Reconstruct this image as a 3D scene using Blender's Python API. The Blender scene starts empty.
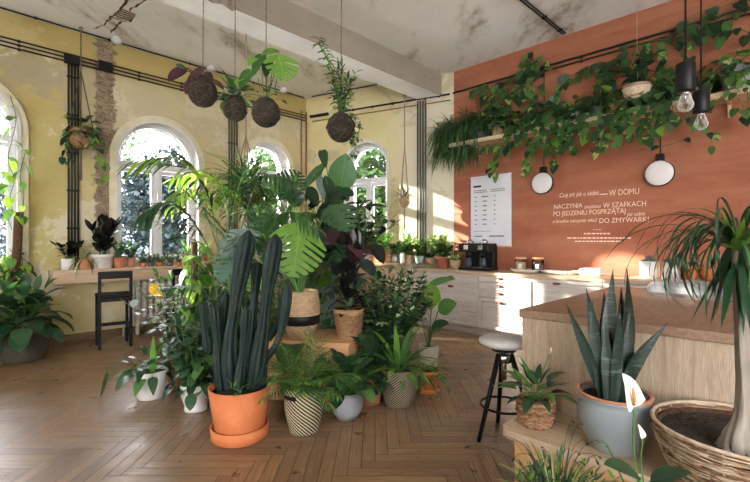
import bpy, math, random
from math import sin, cos, pi, radians, sqrt, atan2
from mathutils import Vector, Matrix
V = Vector
S = bpy.context.scene
COL = S.collection
CAMZ, F, VH = 1.32, 425.0, 242.0

# ------------------------------------------------------------------ camera, sky, sun, exposure
cam_d = bpy.data.cameras.new('camera'); cam = bpy.data.objects.new('camera', cam_d); COL.objects.link(cam)
cam.location = (0, 0, CAMZ); cam.rotation_euler = (pi/2, 0, 0)
cam_d.sensor_width = 36; cam_d.lens = 36*F/750; cam_d.shift_y = 1/750; cam_d.clip_start = 0.05; cam_d.clip_end = 200
S.camera = cam
world = bpy.data.worlds.new('sky'); S.world = world; world.use_nodes = True
wn = world.node_tree; wb = wn.nodes['Background']
wtc = wn.nodes.new('ShaderNodeTexCoord'); wsep = wn.nodes.new('ShaderNodeSeparateXYZ'); wr = wn.nodes.new('ShaderNodeValToRGB')
wn.links.new(wtc.outputs['Generated'], wsep.inputs[0]); wn.links.new(wsep.outputs['Z'], wr.inputs[0])
wr.color_ramp.elements[0].position = 0.0; wr.color_ramp.elements[0].color = (1.0, .93, .92, 1)
wr.color_ramp.elements[1].position = 0.6; wr.color_ramp.elements[1].color = (.90, .94, 1.0, 1)
wn.links.new(wr.outputs[0], wb.inputs[0]); wb.inputs[1].default_value = 4.2
sun_d = bpy.data.lights.new('sun', 'SUN'); sun = bpy.data.objects.new('sun', sun_d); COL.objects.link(sun)
SUNV = V((2.78, -.62, -.80)).normalized()
sun.rotation_euler = SUNV.to_track_quat('-Z', 'Y').to_euler()
sun_d.energy = 7.5; sun_d.angle = radians(.8); sun_d.color = (1.0, .93, .82)
S.view_settings.view_transform = 'Standard'; S.view_settings.look = 'None'
S.view_settings.exposure = 2.02; S.view_settings.gamma = 1.0; S.view_settings.use_curve_mapping = False
S.cycles.max_bounces = 8; S.cycles.diffuse_bounces = 5; S.cycles.glossy_bounces = 3
S.cycles.transparent_max_bounces = 12; S.cycles.transmission_bounces = 6
S.cycles.sample_clamp_indirect = 4.0; S.cycles.caustics_reflective = False; S.cycles.caustics_refractive = False
S.cycles.use_denoising = True
LAMPS = True

# ------------------------------------------------------------------ geometry of the room
class Wall:
    def __init__(s, o, d):             # o: corner, d: direction to the viewer's right, facing the wall
        s.o = V((o[0], o[1])); s.d = V(d).normalized(); s.n = V((s.d.y, -s.d.x)); s.rz = atan2(s.d.y, s.d.x)
    def p(s, x, z, off=0):
        q = s.o + s.d*x + s.n*off; return V((q.x, q.y, z))
    def px(s, u, v, off=0):            # where the view ray of a pixel meets the plane "off" in front of the wall
        k = (u-375)/F; o = s.o + s.n*off
        x = (k*o.y - o.x)/(s.d.x - k*s.d.y); Y = o.y + s.d.y*x
        return x, CAMZ-(v-VH)/F*Y
WL = Wall((-1.355, 8.358), (.699, .715))
WM = Wall((1.30, 7.01), (.892, -.4515))
WR = Wall((1.30, 7.01), (.719, -.695))
WF = Wall((10.29, -1.68), (-21.78, -.32))       # wall behind the camera
CEIL = 4.125
def W(u, v, Y): return V(((u-375)/F*Y, Y, CAMZ-(v-VH)/F*Y))
def onz(u, v, z=0.0):
    Y = (CAMZ-z)*F/(v-VH); return V(((u-375)/F*Y, Y, z))

# ------------------------------------------------------------------ materials
def lin(h):
    if isinstance(h, str):
        h = h.lstrip('#'); c = [int(h[i:i+2], 16)/255 for i in (0, 2, 4)]
    else: c = h
    return tuple(x/12.92 if x <= .04045 else ((x+.055)/1.055)**2.4 for x in c) + (1,)
MATS = {}
class NT:
    def __init__(s, name):
        s.m = bpy.data.materials.new(name); s.m.use_nodes = True; s.t = s.m.node_tree; s.b = s.t.nodes['Principled BSDF']; s.o = s.t.nodes['Material Output']
        MATS[name] = s.m
    def n(s, typ, **k):
        x = s.t.nodes.new(typ)
        for a, b in k.items():
            if a.startswith('i_'):
                key = a[2:]; key = int(key) if key.isdigit() else key.replace('_', ' ')
                if hasattr(b, 'bl_rna') and not isinstance(b, (tuple, list)): s.t.links.new(b, x.inputs[key])
                else: x.inputs[key].default_value = b
            else: setattr(x, a, b)
        return x
    def l(s, a, b): s.t.links.new(a, b)
    def ramp(s, fac, stops, interp='LINEAR'):
        r = s.t.nodes.new('ShaderNodeValToRGB'); r.color_ramp.interpolation = interp
        e = r.color_ramp.elements
        while len(e) > 1: e.remove(e[-1])
        e[0].position = stops[0][0]; e[0].color = lin(stops[0][1]) if not isinstance(stops[0][1], float) else (stops[0][1],)*3+(1,)
        for p, c in stops[1:]:
            x = e.new(p); x.color = lin(c) if not isinstance(c, float) else (c, c, c, 1)
        s.l(fac, r.inputs[0]); return r.outputs[0]
    def noise(s, vec, scale, detail=4, rough=.55, dist=0):
        x = s.n('ShaderNodeTexNoise'); x.inputs['Scale'].default_value = scale; x.inputs['Detail'].default_value = detail
        x.inputs['Roughness'].default_value = rough; x.inputs['Distortion'].default_value = dist
        if vec is not None: s.l(vec, x.inputs['Vector'])
        return x.outputs['Fac']
    def mapv(s, vec, scale=(1, 1, 1), loc=(0, 0, 0), rot=(0, 0, 0)):
        x = s.n('ShaderNodeMapping'); x.inputs['Scale'].default_value = scale; x.inputs['Location'].default_value = loc; x.inputs['Rotation'].default_value = rot
        s.l(vec, x.inputs['Vector']); return x.outputs[0]
    def mix(s, fac, a, b, mode='MIX'):
        x = s.n('ShaderNodeMix', data_type='RGBA', blend_type=mode)
        if hasattr(fac, 'bl_rna'): s.l(fac, x.inputs[0])
        else: x.inputs[0].default_value = fac
        for i, c in ((6, a), (7, b)):
            if isinstance(c, str): x.inputs[i].default_value = lin(c)
            else: s.l(c, x.inputs[i])
        return x.outputs[2]
    def math(s, op, a, b=0.0, c=None, clamp=False):
        x = s.n('ShaderNodeMath', operation=op); x.use_clamp = clamp
        for i, q in ((0, a), (1, b), (2, c)):
            if q is None: continue
            if hasattr(q, 'bl_rna'): s.l(q, x.inputs[i])
            else: x.inputs[i].default_value = q
        return x.outputs[0]
    def bump(s, h, strength=.3, dist=.02):
        x = s.n('ShaderNodeBump'); x.inputs['Strength'].default_value = strength; x.inputs['Distance'].default_value = dist
        s.l(h, x.inputs['Height']); s.l(x.outputs[0], s.b.inputs['Normal'])
    def color(s, c):
        if isinstance(c, str): s.b.inputs['Base Color'].default_value = lin(c)
        else: s.l(c, s.b.inputs['Base Color'])
    def rough(s, r):
        if hasattr(r, 'bl_rna'): s.l(r, s.b.inputs['Roughness'])
        else: s.b.inputs['Roughness'].default_value = r

def simple(name, c1, c2=None, rough=.5, scale=20, metal=0, bump=0, spec=.5, stretch=(1, 1, 1), uv=False):
    m = NT(name); tc = m.n('ShaderNodeTexCoord'); vec = m.mapv(tc.outputs['UV' if uv else 'Object'], stretch)
    nz = m.noise(vec, scale)
    m.color(m.ramp(nz, [(.3, c1), (.7, c2 or c1)])); m.rough(rough)
    m.b.inputs['Metallic'].default_value = metal; m.b.inputs['Specular IOR Level'].default_value = spec
    if bump: m.bump(nz, bump, .01)
    return m.m
def leafmat(name, dark, mid, light, rough=.38, trans=.3, vari=None, back=None, vs=18, tcol=None):
    m = NT(name); g = m.n('ShaderNodeNewGeometry'); tc = m.n('ShaderNodeTexCoord')
    c = m.ramp(g.outputs['Random Per Island'], [(0, dark), (.5, mid), (1, light)])
    nz = m.noise(tc.outputs['Object'], vs, 3)
    c = m.mix(m.ramp(nz, [(.35, .0), (.7, .35)]), c, light)
    if vari:
        vz = m.noise(tc.outputs['Object'], vs*1.6, 2)
        c = m.mix(m.ramp(vz, [(.56, .0), (.60, 1.0)]), c, vari)
    # midrib and side veins from the leaf's own UV (x across, y along)
    sx = m.n('ShaderNodeSeparateXYZ'); m.l(tc.outputs['UV'], sx.inputs[0])
    ax = m.math('ABSOLUTE', sx.outputs['X'])
    rib = m.ramp(ax, [(0, .55), (.10, .0)])
    c = m.mix(rib, c, light)
    if back: c = m.mix(g.outputs['Backfacing'], c, back)
    m.color(c); m.rough(rough); m.b.inputs['Specular IOR Level'].default_value = .45
    tr = m.n('ShaderNodeBsdfTranslucent')
    if tcol: tr.inputs[0].default_value = lin(tcol)
    else:
        h = m.n('ShaderNodeHueSaturation'); h.inputs['Value'].default_value = 1.6; h.inputs['Saturation'].default_value = 1.0; m.l(c, h.inputs['Color']); m.l(h.outputs[0], tr.inputs[0])
    mx = m.n('ShaderNodeMixShader'); mx.inputs[0].default_value = trans
    m.l(m.b.outputs[0], mx.inputs[1]); m.l(tr.outputs[0], mx.inputs[2]); m.l(mx.outputs[0], m.o.inputs[0])
    return m.m
leafmat('leaf_dark', '#162c1b', '#24422a', '#3c5c3c', .3, .22)
leafmat('leaf_fig', '#24521f', '#2c5f26', '#4c8238', .35, .3)
leafmat('leaf_deep', '#0f2416', '#1a3820', '#2c5230', .28, .15)
leafmat('leaf_mid', '#294a28', '#3d6634', '#628a4c', .36, .35)
leafmat('leaf_bright', '#406f26', '#5f9236', '#92b856', .38, .42)
leafmat('leaf_lime', '#6fa32c', '#93c040', '#c6dd6a', .4, .5)
leafmat('leaf_blue', '#2d4c40', '#486c5a', '#6f9080', .35, .2)
leafmat('leaf_black', '#0b120f', '#131c18', '#222c27', .25, .03, back='#1d1b19')
leafmat('leaf_burgundy', '#241a1a', '#3a2026', '#523038', .3, .15, back='#4a242c')
leafmat('leaf_variegated', '#1f4024', '#31592f', '#557c48', .35, .25, vari='#bfc9a0', vs=14)
leafmat('leaf_pothos', '#203f22', '#33592c', '#567c44', .3, .3, vari='#a3b065', vs=7)
leafmat('leaf_hanging', '#24422a', '#365838', '#56794d', .5, .25)
leafmat('leaf_cream', '#7e9a54', '#b1bf80', '#dde0b4', .4, .35)
leafmat('leaf_yellow', '#d8a51e', '#e2b436', '#efce5c', .4, .4)
leafmat('leaf_silver', '#3f5650', '#6c827c', '#a3b2b0', .25, .15)
leafmat('leaf_tree', '#1c3016', '#2e4a22', '#52703c', .6, .25)
leafmat('leaf_tree_blue', '#121c20', '#1e2c31', '#34464a', .6, .15)
simple('spathe_white', '#f4efe4', '#e9e2d0', .5)
simple('spadix', '#dba36a', '#c98c4c', .6, 80)
simple('stem_green', '#3e6a30', '#55803c', .5)
simple('stem_dark', '#2b3a25', '#3a4a2c', .5)
simple('stem_brown', '#5a4530', '#7a6044', .8, 30, bump=.4)
simple('stem_purple', '#35272a', '#4a3634', .5)
simple('soil', '#120e0b', '#3f3329', .95, 45, bump=1)
simple('bark_grey', '#6d655c', '#a79d90', .9, 14, bump=.8, stretch=(1, 1, .25))
simple('coco_fibre', '#3a281c', '#6d4c34', .95, 60, bump=1)
simple('moss_ball', '#0f0d0a', '#41372a', .95, 55, bump=1)
simple('terracotta', '#c0693a', '#cf7b49', .7, 9)
simple('terracotta_old', '#a05a3c', '#b8775a', .8, 14)
simple('terracotta_pale', '#c98a68', '#b07452', .8, 14)
simple('white_ceramic', '#d9d7d0', '#cfccc4', .35, 5)
simple('cream_ceramic', '#cfc5b0', '#bdb29c', .5, 8)
simple('grey_ceramic', '#7f8283', '#929596', .35, 6)
simple('blue_grey_glaze', '#8a9295', '#9da4a6', .28, 4)
simple('celadon', '#98aea6', '#8aa098', .4, 8)
simple('grey_plastic', '#4e5356', '#5b6064', .5, 5)
simple('zinc', '#8b9194', '#a7adb0', .35, 20, metal=.6)
simple('black_paint', '#08090a', '#101214', .45, 10, spec=.25)
simple('black_iron', '#1c1b1a', '#2b2a28', .5, 20, metal=.3)
simple('grey_iron', '#4d4f49', '#66675e', .5, 20, metal=.3)
simple('copper_pipe', '#8a5a3c', '#b08462', .5, 20, metal=.4)
simple('old_plaster', '#b9a887', '#d0c3a2', .9, 20, bump=.3)
simple('black_plastic', '#0c0c0d', '#151617', .5, 5, spec=.3)
simple('chrome', '#c5c8ca', '#e2e4e6', .18, 5, metal=1)
simple('copper', '#6b4030', '#9a664c', .35, 10, metal=.7)
simple('rope', '#8e7a60', '#c0ab8a', .9, 90, bump=.6)
simple('rope_dark', '#4a4036', '#7a6a58', .9, 90, bump=.6)
simple('radiator_white', '#d3d0c6', '#c2beb2', .4, 4)
simple('frame_white', '#e3e3e4', '#d4d6da', .45, 3)
simple('trim_cream', '#e0dac2', '#cfc6a2', .7, 6, bump=.1)
simple('trim_white', '#dcdad4', '#cfccc4', .6, 6, bump=.1)
simple('lettering', '#f6dcc8', '#f0d2bd', .6)
simple('print_grey', '#5f6468', '#6d7276', .7)
simple('poster_paper', '#dfe1e6', '#d2d5dc', .6, 3)
simple('disc_white', '#e6e4e2', '#dcdad8', .5, 2)
simple('seat_grey', '#c6c4c0', '#b2b0ac', .5, 10)
simple('sock_black', '#141516', '#202122', .6, 10)
simple('bounce_ground', '#d2d0ca', '#e2e0dc', .9, 2)  # outside ground made pale so it bounces daylight onto the ceiling
simple('facade_pale', '#b9bfc6', '#a4abb3', .9, 1)
simple('facade_warm', '#c9bfae', '#b4a894', .9, 1)
simple('dark_glass', '#2c3640', '#46525c', .1, 1)
simple('coffee_beans', '#3a2519', '#6a4630', .7, 60, bump=.5)
simple('oats', '#b08d62', '#d2b68c', .8, 60, bump=.5)
simple('label_paper', '#e2ddd0', '#d5cfc0', .7)
simple('bark_tree', '#4c4640', '#6b635a', .9, 8, bump=.5)

def glass(name, tint=(1, 1, 1), refl=.08):
    m = NT(name); t = m.n('ShaderNodeBsdfTransparent'); t.inputs[0].default_value = (*tint, 1)
    g = m.n('ShaderNodeBsdfGlossy'); g.inputs['Roughness'].default_value = .02
    f = m.n('ShaderNodeFresnel'); f.inputs[0].default_value = 1.45
    mx = m.n('ShaderNodeMixShader'); m.l(f.outputs[0], mx.inputs[0]); m.l(t.outputs[0], mx.inputs[1]); m.l(g.outputs[0], mx.inputs[2])
    m.l(mx.outputs[0], m.o.inputs[0])
    m.t.nodes.remove(m.b)
glass('pane_glass', (.97, .98, 1)); glass('jar_glass', (.9, .92, .93))

def wood(name, stops, rough=.45, scale=3, stretch=(1, 14, 1), bump=.08, uv=False, strips=0, rot=(0, 0, 0), fine=.35):
    m = NT(name); tc = m.n('ShaderNodeTexCoord'); base = tc.outputs['UV' if uv else 'Object']
    vec = m.mapv(base, stretch, rot=rot)
    a = m.noise(vec, scale, 6, .6, .6)
    c = m.ramp(a, stops)
    b = m.noise(m.mapv(base, tuple(q*2.2 for q in stretch), rot=rot), scale*4, 3)
    c = m.mix(m.ramp(b, [(.35, fine), (.6, .0)]), c, stops[0][1])
    if strips:
        sx = m.n('ShaderNodeSeparateXYZ'); m.l(m.mapv(base, rot=rot), sx.inputs[0])
        fl = m.math('FLOOR', m.math('MULTIPLY', sx.outputs['Y'], strips))
        wn_ = m.n('ShaderNodeTexWhiteNoise', noise_dimensions='1D'); m.l(fl, wn_.inputs['W'])
        c = m.mix(m.ramp(wn_.outputs['Value'], [(0, .0), (1, .55)]), c, stops[-1][1])
    m.color(c); m.rough(rough)
    if bump: m.bump(a, bump, .01)
    return m.m
# stretch: grain runs along the axis with the SMALL scale
wood('whitewash_x', [(.25, '#a0948a'), (.45, '#c8beb4'), (.75, '#dbd5cf')], .55, 4, (1, 1, 14))
wood('whitewash_z', [(.25, '#a0948a'), (.45, '#c8beb4'), (.75, '#dbd5cf')], .55, 4, (14, 1, 1))
wood('ash_panel', [(.2, '#94806a'), (.42, '#bba78e'), (.75, '#d0bea6')], .5, 3, (11, 11, .7), fine=.5)
wood('pine_counter', [(.2, '#ad9273'), (.5, '#c6ac8e'), (.8, '#d7c2a8')], .5, 3, (1, 12, 12))
wood('butcher_block', [(.2, '#7f6450'), (.5, '#9a7e68'), (.8, '#b59a82')], .42, 3, (14, 1.2, 14), strips=0, fine=.4)
wood('plywood', [(.2, '#c08f60'), (.5, '#cfa070'), (.8, '#dbb184')], .55, 2, (1, 1, 7), fine=.15)
wood('plywood_pale', [(.2, '#b59a7c'), (.5, '#c9b094'), (.8, '#d6c2a8')], .6, 2, (7, 7, 1), fine=.15)
wood('shelf_wood', [(.2, '#b0987a'), (.5, '#cdb898'), (.8, '#e0d0b4')], .6, 3, (1, 10, 10))

def floor_mat():
    m = NT('parquet'); tc = m.n('ShaderNodeTexCoord'); g = m.n('ShaderNodeNewGeometry')
    uv = tc.outputs['UV']; sx = m.n('ShaderNodeSeparateXYZ'); m.l(uv, sx.inputs[0])
    rnd = g.outputs['Random Per Island']
    off = m.n('ShaderNodeCombineXYZ'); m.l(m.math('MULTIPLY', rnd, 37.0), off.inputs[0]); m.l(m.math('MULTIPLY', rnd, 91.0), off.inputs[1])
    va = m.n('ShaderNodeVectorMath', operation='ADD'); m.l(uv, va.inputs[0]); m.l(off.outputs[0], va.inputs[1])
    gr = m.noise(m.mapv(va.outputs[0], (2.2, 34, 1)), 2.0, 6, .65, .7)
    c = m.ramp(gr, [(.25, '#664c34'), (.5, '#8e6d4c'), (.75, '#ab8862')])
    c = m.mix(m.ramp(rnd, [(0, .55), (.5, .1), (1, .0)]), c, '#4e3424')
    big = m.noise(tc.outputs['Object'], .9, 4)
    c = m.mix(m.ramp(big, [(.42, .0), (.62, .5)]), c, '#8d7a66')
    pat = m.noise(tc.outputs['Object'], 3.1, 4)
    c = m.mix(m.ramp(pat, [(.25, .2), (.55, .0)]), c, '#4a3626')
    # dark joints at the plank borders: uv in metres, plank 0.64 x 0.08
    ex = m.math('MINIMUM', sx.outputs['X'], m.math('SUBTRACT', .64, sx.outputs['X']))
    ey = m.math('MINIMUM', sx.outputs['Y'], m.math('SUBTRACT', .08, sx.outputs['Y']))
    e = m.math('MINIMUM', ex, ey)
    gap = m.ramp(m.math('MULTIPLY', e, 100.0), [(.10, 1.0), (.32, .0)])
    c = m.mix(gap, c, '#1e130c')
    m.color(c)
    rg = m.noise(tc.outputs['Object'], 6, 4)
    m.rough(m.ramp(rg, [(.3, .26), (.7, .46)]))
    m.bump(m.math('SUBTRACT', m.math('MULTIPLY', gr, .25), gap), .35, .004)
floor_mat()

def plaster(name, kind):
    m = NT(name); tc = m.n('ShaderNodeTexCoord'); uv = tc.outputs['UV']
    n1 = m.noise(uv, .9, 6, .6, .4); n2 = m.noise(m.mapv(uv, loc=(7, 3, 0)), 1.6, 8, .62, .6); n3 = m.noise(m.mapv(uv, loc=(1, 9, 0)), 9, 6, .7)
    sx = m.n('ShaderNodeSeparateXYZ'); m.l(uv, sx.inputs[0]); X, Z = sx.outputs['X'], sx.outputs['Y']
    if kind == 'left':
        c = m.ramp(n1, [(.3, '#ad9b58'), (.5, '#bdae70'), (.7, '#cbc092')])
        # grey peeled bands below the conduits, right of the first pillar
        right = m.ramp(m.math('MULTIPLY', m.math('ADD', X, 4.2), .25), [(0, .0), (.25, 1.0)])
        pk = m.math('ADD', n2, m.math('MULTIPLY', m.math('SUBTRACT', Z, 3.0), .12))
        c = m.mix(m.ramp(pk, [(.47, .0), (.54, .7)]), c, '#9c9384')
        c = m.mix(m.ramp(m.math('ADD', n1, m.math('MULTIPLY', n3, .35)), [(.70, .0), (.73, .6)]), c, '#ded9c8')
        c = m.mix(m.math('MULTIPLY', right, .65), c, '#d2c7a4')
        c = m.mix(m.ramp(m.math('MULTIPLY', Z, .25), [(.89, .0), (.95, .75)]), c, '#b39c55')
        # bare rough strip where the plaster has come off
        xc = m.math('ABSOLUTE', m.math('ADD', X, BARE_X))
        ed = m.math('ADD', xc, m.math('MULTIPLY', m.math('SUBTRACT', n3, .5), .34))
        zm = m.ramp(m.math('MULTIPLY', Z, .2), [(.28, .0), (.34, 1.0)])
        bare = m.math('MULTIPLY', m.ramp(ed, [(.10, 1.0), (.13, .0)]), zm)
        n5 = m.noise(m.mapv(uv, (1, 1.6, 1)), 14, 8, .75, 1.5)
        bc = m.mix(m.ramp(n5, [(.40, .85), (.52, .0)]), m.ramp(n3, [(.3, '#85725f'), (.7, '#a8957f')]), '#55463a')
        c = m.mix(bare, c, bc)
        h = m.math('SUBTRACT', m.math('MULTIPLY', n3, .5), m.math('MULTIPLY', bare, m.math('SUBTRACT', 1.0, n3)))
    elif kind == 'middle':
        c = m.ramp(n1, [(.3, '#cdbd84'), (.5, '#d9cc9a'), (.7, '#e0d5ae')])
        c = m.mix(m.ramp(n2, [(.54, .0), (.57, .5)]), c, '#cfc8b4')
        c = m.mix(m.ramp(m.math('ADD', X, 1.15), [(0, .0), (.35, .75)]), c, '#d3cdbd')
        c = m.mix(m.ramp(m.math('ADD', n2, m.math('MULTIPLY', n3, .3)), [(.72, .0), (.75, .5)]), c, '#b8a878')
        h = n3
    elif kind == 'orange':
        c = m.ramp(m.noise(m.mapv(uv, (.5, 1.6, 1)), 1.6, 5, .6, .5), [(.3, '#955942'), (.55, '#a66a50'), (.8, '#b57c62')])
        c = m.mix(m.ramp(n3, [(.3, .25), (.6, .0)]), c, '#8a503c')
        c = m.mix(m.ramp(m.noise(m.mapv(uv, (.35, 3, 1)), 2.2, 4), [(.5, .0), (.75, .35)]), c, '#c08a70')
        h = m.math('MULTIPLY', n3, .4)
    m.color(c); m.rough(.85); m.b.inputs['Specular IOR Level'].default_value = .25; m.bump(h, .5, .012)
BARE_X = -WL.px(105, 120)[0]
plaster('plaster_yellow', 'left'); plaster('plaster_cream', 'middle'); plaster('plaster_orange', 'orange')

def ceiling_mat():
    m = NT('ceiling_paint'); tc = m.n('ShaderNodeTexCoord'); ob = tc.outputs['Object']
    n1 = m.noise(ob, .8, 6, .6); n2 = m.noise(m.mapv(ob, (1, .35, 1), rot=(0, 0, radians(-44))), 2.0, 7, .65); n3 = m.noise(ob, 8, 6, .7)
    c = m.ramp(n1, [(.3, '#e6e3dd'), (.6, '#f2f1ee')])
    c = m.mix(m.ramp(n2, [(.50, .0), (.68, .65)]), c, '#a59b86')
    c = m.mix(m.ramp(m.math('ADD', n2, m.math('MULTIPLY', n3, .25)), [(.70, .0), (.80, .6)]), c, '#8a7a5c')
    m.color(c); m.rough(.9); m.bump(n3, .3, .01)
ceiling_mat()
m = NT('beam_shaded_paint'); tc = m.n('ShaderNodeTexCoord'); nz = m.noise(tc.outputs['Object'], .9, 6, .6)  # beam sides darkened and underside whitened, partly for how light falls
c = m.ramp(nz, [(.35, '#988e80'), (.65, '#a89e90')]); n4 = m.noise(tc.outputs['Object'], 3, 5)
c = m.mix(m.ramp(n4, [(.68, .0), (.72, .5)]), c, '#8a7a60'); m.color(c); m.rough(.85)
m = NT('beam_lit_white'); tc = m.n('ShaderNodeTexCoord'); nz = m.noise(tc.outputs['Object'], 2.0, 6, .6)
m.color(m.ramp(nz, [(.3, '#e4e2e0'), (.6, '#f4f3f2')])); m.rough(.8)

def stripe_basket(name, a, b, nx, ny, wave=True):
    m = NT(name); tc = m.n('ShaderNodeTexCoord'); sx = m.n('ShaderNodeSeparateXYZ'); m.l(tc.outputs['UV'], sx.inputs[0])
    d = m.math('ADD', m.math('MULTIPLY', sx.outputs['X'], nx), m.math('MULTIPLY', sx.outputs['Y'], ny))
    s = m.math('SINE', d)
    y = m.math('SINE', m.math('MULTIPLY', sx.outputs['Y'], 700.0))
    c = m.mix(m.ramp(m.math('ADD', m.math('MULTIPLY', s, .5), .5), [(.42, .0), (.58, 1.0)]), a, b)
    m.color(c); m.rough(.85); m.bump(m.math('ADD', m.math('MULTIPLY', y, .3), m.math('MULTIPLY', s, .5)), .6, .004)
stripe_basket('basket_stripe', '#161614', '#b3a684', 190, 240)
stripe_basket('basket_stripe_fine', '#1e1b17', '#8f8468', 230, -300)
stripe_basket('basket_black', '#25241f', '#5d5844', 160, 200)
def wicker(name, a, b, c3, sc=90):
    m = NT(name); tc = m.n('ShaderNodeTexCoord')
    br = m.n('ShaderNodeTexBrick'); br.inputs['Scale'].default_value = sc; br.inputs['Mortar Size'].default_value = .03; br.inputs['Color1'].default_value = lin(a); br.inputs['Color2'].default_value = lin(b); br.inputs['Mortar'].default_value = lin(c3)
    br.inputs['Brick Width'].default_value = 1.4; br.inputs['Row Height'].default_value = .7
    m.l(tc.outputs['UV'], br.inputs['Vector']); m.color(br.outputs['Color']); m.rough(.8)
    m.bump(m.math('SUBTRACT', 1.0, br.outputs['Fac']), .8, .006)
wicker('wicker_tan', '#b08b63', '#8f6b47', '#4b3523', 60)
wicker('wicker_pale', '#b7976f', '#cbb08a', '#6b5036', 45)
simple('cane', '#8d6a4c', '#b8916c', .7, 40, bump=.4)
simple('cane_pale', '#b9a184', '#ddcdb4', .7, 30, bump=.4)
simple('cane_dark', '#6d4a34', '#9c7252', .7, 30, bump=.4)

# ------------------------------------------------------------------ mesh building
class MB:
    def __init__(s): s.v = []; s.f = []; s.m = []; s.uv = []; s.mats = []; s.sm = []
    def mi(s, mat):
        if mat not in s.mats: s.mats.append(mat)
        return s.mats.index(mat)
    def add(s, vs, fs, mat, uvs=None, smooth=False):
        o = len(s.v); s.v.extend(tuple(x) for x in vs); k = s.mi(mat)
        for f in fs:
            s.f.append(tuple(i+o for i in f)); s.m.append(k); s.sm.append(smooth)
            s.uv.extend([uvs[i] for i in f] if uvs else [(0.5, 0.5)]*len(f))
    def box(s, c, d, mat, b=0.0, rz=0, mtx=None):
        hx, hy, hz = d[0]/2, d[1]/2, d[2]/2; b = min(b, hx*.9, hy*.9, hz*.9); c = V(c)
        R = mtx or Matrix.Rotation(rz, 3, 'Z')
        if b <= 0:
            vs = [V((x*hx, y*hy, z*hz)) for x in (-1, 1) for y in (-1, 1) for z in (-1, 1)]
            fs = [(0, 1, 3, 2), (4, 6, 7, 5), (0, 4, 5, 1), (2, 3, 7, 6), (0, 2, 6, 4), (1, 5, 7, 3)]
        else:
            vs = []; idx = {}
            for x in (-1, 1):
                for y in (-1, 1):
                    for z in (-1, 1):
                        idx[x, y, z] = len(vs)
                        vs += [V((x*hx, y*(hy-b), z*(hz-b))), V((x*(hx-b), y*hy, z*(hz-b))), V((x*(hx-b), y*(hy-b), z*hz))]
            def I(x, y, z, a): return idx[x, y, z]+a
            fs = []
            for sg in (-1, 1):
                fs.append([I(sg, y, z, 0) for y, z in ((-1, -1), (1, -1), (1, 1), (-1, 1))][::sg])
                fs.append([I(x, sg, z, 1) for x, z in ((-1, -1), (1, -1), (1, 1), (-1, 1))][::-sg])
                fs.append([I(x, y, sg, 2) for x, y in ((-1, -1), (1, -1), (1, 1), (-1, 1))][::sg])
            for a in (-1, 1):
                for c2 in (-1, 1):
                    fs.append((I(a, c2, -1, 0), I(a, c2, 1, 0), I(a, c2, 1, 1), I(a, c2, -1, 1))[::-a*c2])
                    fs.append((I(a, -1, c2, 0), I(a, 1, c2, 0), I(a, 1, c2, 2), I(a, -1, c2, 2))[::a*c2])
                    fs.append((I(-1, a, c2, 1), I(1, a, c2, 1), I(1, a, c2, 2), I(-1, a, c2, 2))[::-a*c2])
            for (x, y, z), i in idx.items(): fs.append((i, i+1, i+2)[::x*y*z])
        s.add([R @ q + c for q in vs], fs, mat); return s
    def tube(s, pts, r, mat, seg=8, cap=True, closed=False):
        pts = [V(p) for p in pts]; n = len(pts); rs = r if isinstance(r, (list, tuple)) else [r]*n
        vs = []; fs = []; prev = None
        for i, p in enumerate(pts):
            if closed: t = pts[(i+1) % n]-pts[i-1]
            else: t = pts[min(i+1, n-1)]-pts[max(i-1, 0)]
            if t.length < 1e-9: t = V((0, 0, 1))
            t.normalize()
            if prev is None: a = t.cross(V((0, 0, 1))) if abs(t.z) < .9 else t.cross(V((0, 1, 0)))
            else: a = prev - t*prev.dot(t)
            if a.length < 1e-6: a = t.orthogonal()
            a.normalize(); prev = a; b = t.cross(a)
            for k in range(seg):
                an = 2*pi*k/seg; vs.append(p+(a*cos(an)+b*sin(an))*rs[i])
        m = n if closed else n-1
        for i in range(m):
            j = (i+1) % n
            for k in range(seg): fs.append((i*seg+k, i*seg+(k+1) % seg, j*seg+(k+1) % seg, j*seg+k))
        if cap and not closed: fs.append(tuple(range(seg))[::-1]); fs.append(tuple((n-1)*seg+k for k in range(seg)))
        s.add(vs, fs, mat, smooth=True); return s
    def lathe(s, prof, mat, c=(0, 0, 0), seg=32, smooth=True):
        vs = []; uv = []; fs = []; n = len(prof); c = V(c); L = 0; R = max(p[0] for p in prof)
        for i, (r, z) in enumerate(prof):
            if i: L += sqrt((r-prof[i-1][0])**2+(z-prof[i-1][1])**2)
            for k in range(seg+1):
                a = 2*pi*k/seg; vs.append(c+V((max(r, 1e-5)*cos(a), max(r, 1e-5)*sin(a), z))); uv.append((a*R, L))
        for i in range(n-1):
            for k in range(seg):
                a = i*(seg+1)+k; fs.append((a, a+1, a+seg+2, a+seg+1))
        s.add(vs, fs, mat, uv, smooth); return s
    def poly(s, pts, mat, uvs=None): s.add(pts, [tuple(range(len(pts)))], mat, uvs); return s
    def extr(s, pts, y0, y1, mat):       # 2-D outline (x,z) extruded along y
        n = len(pts); vs = [(x, y0, z) for x, z in pts]+[(x, y1, z) for x, z in pts]
        fs = [tuple(range(n)), tuple(range(2*n-1, n-1, -1))]+[(i, i+n, (i+1) % n+n, (i+1) % n) for i in range(n)]
        s.add(vs, fs, mat); return s
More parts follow.
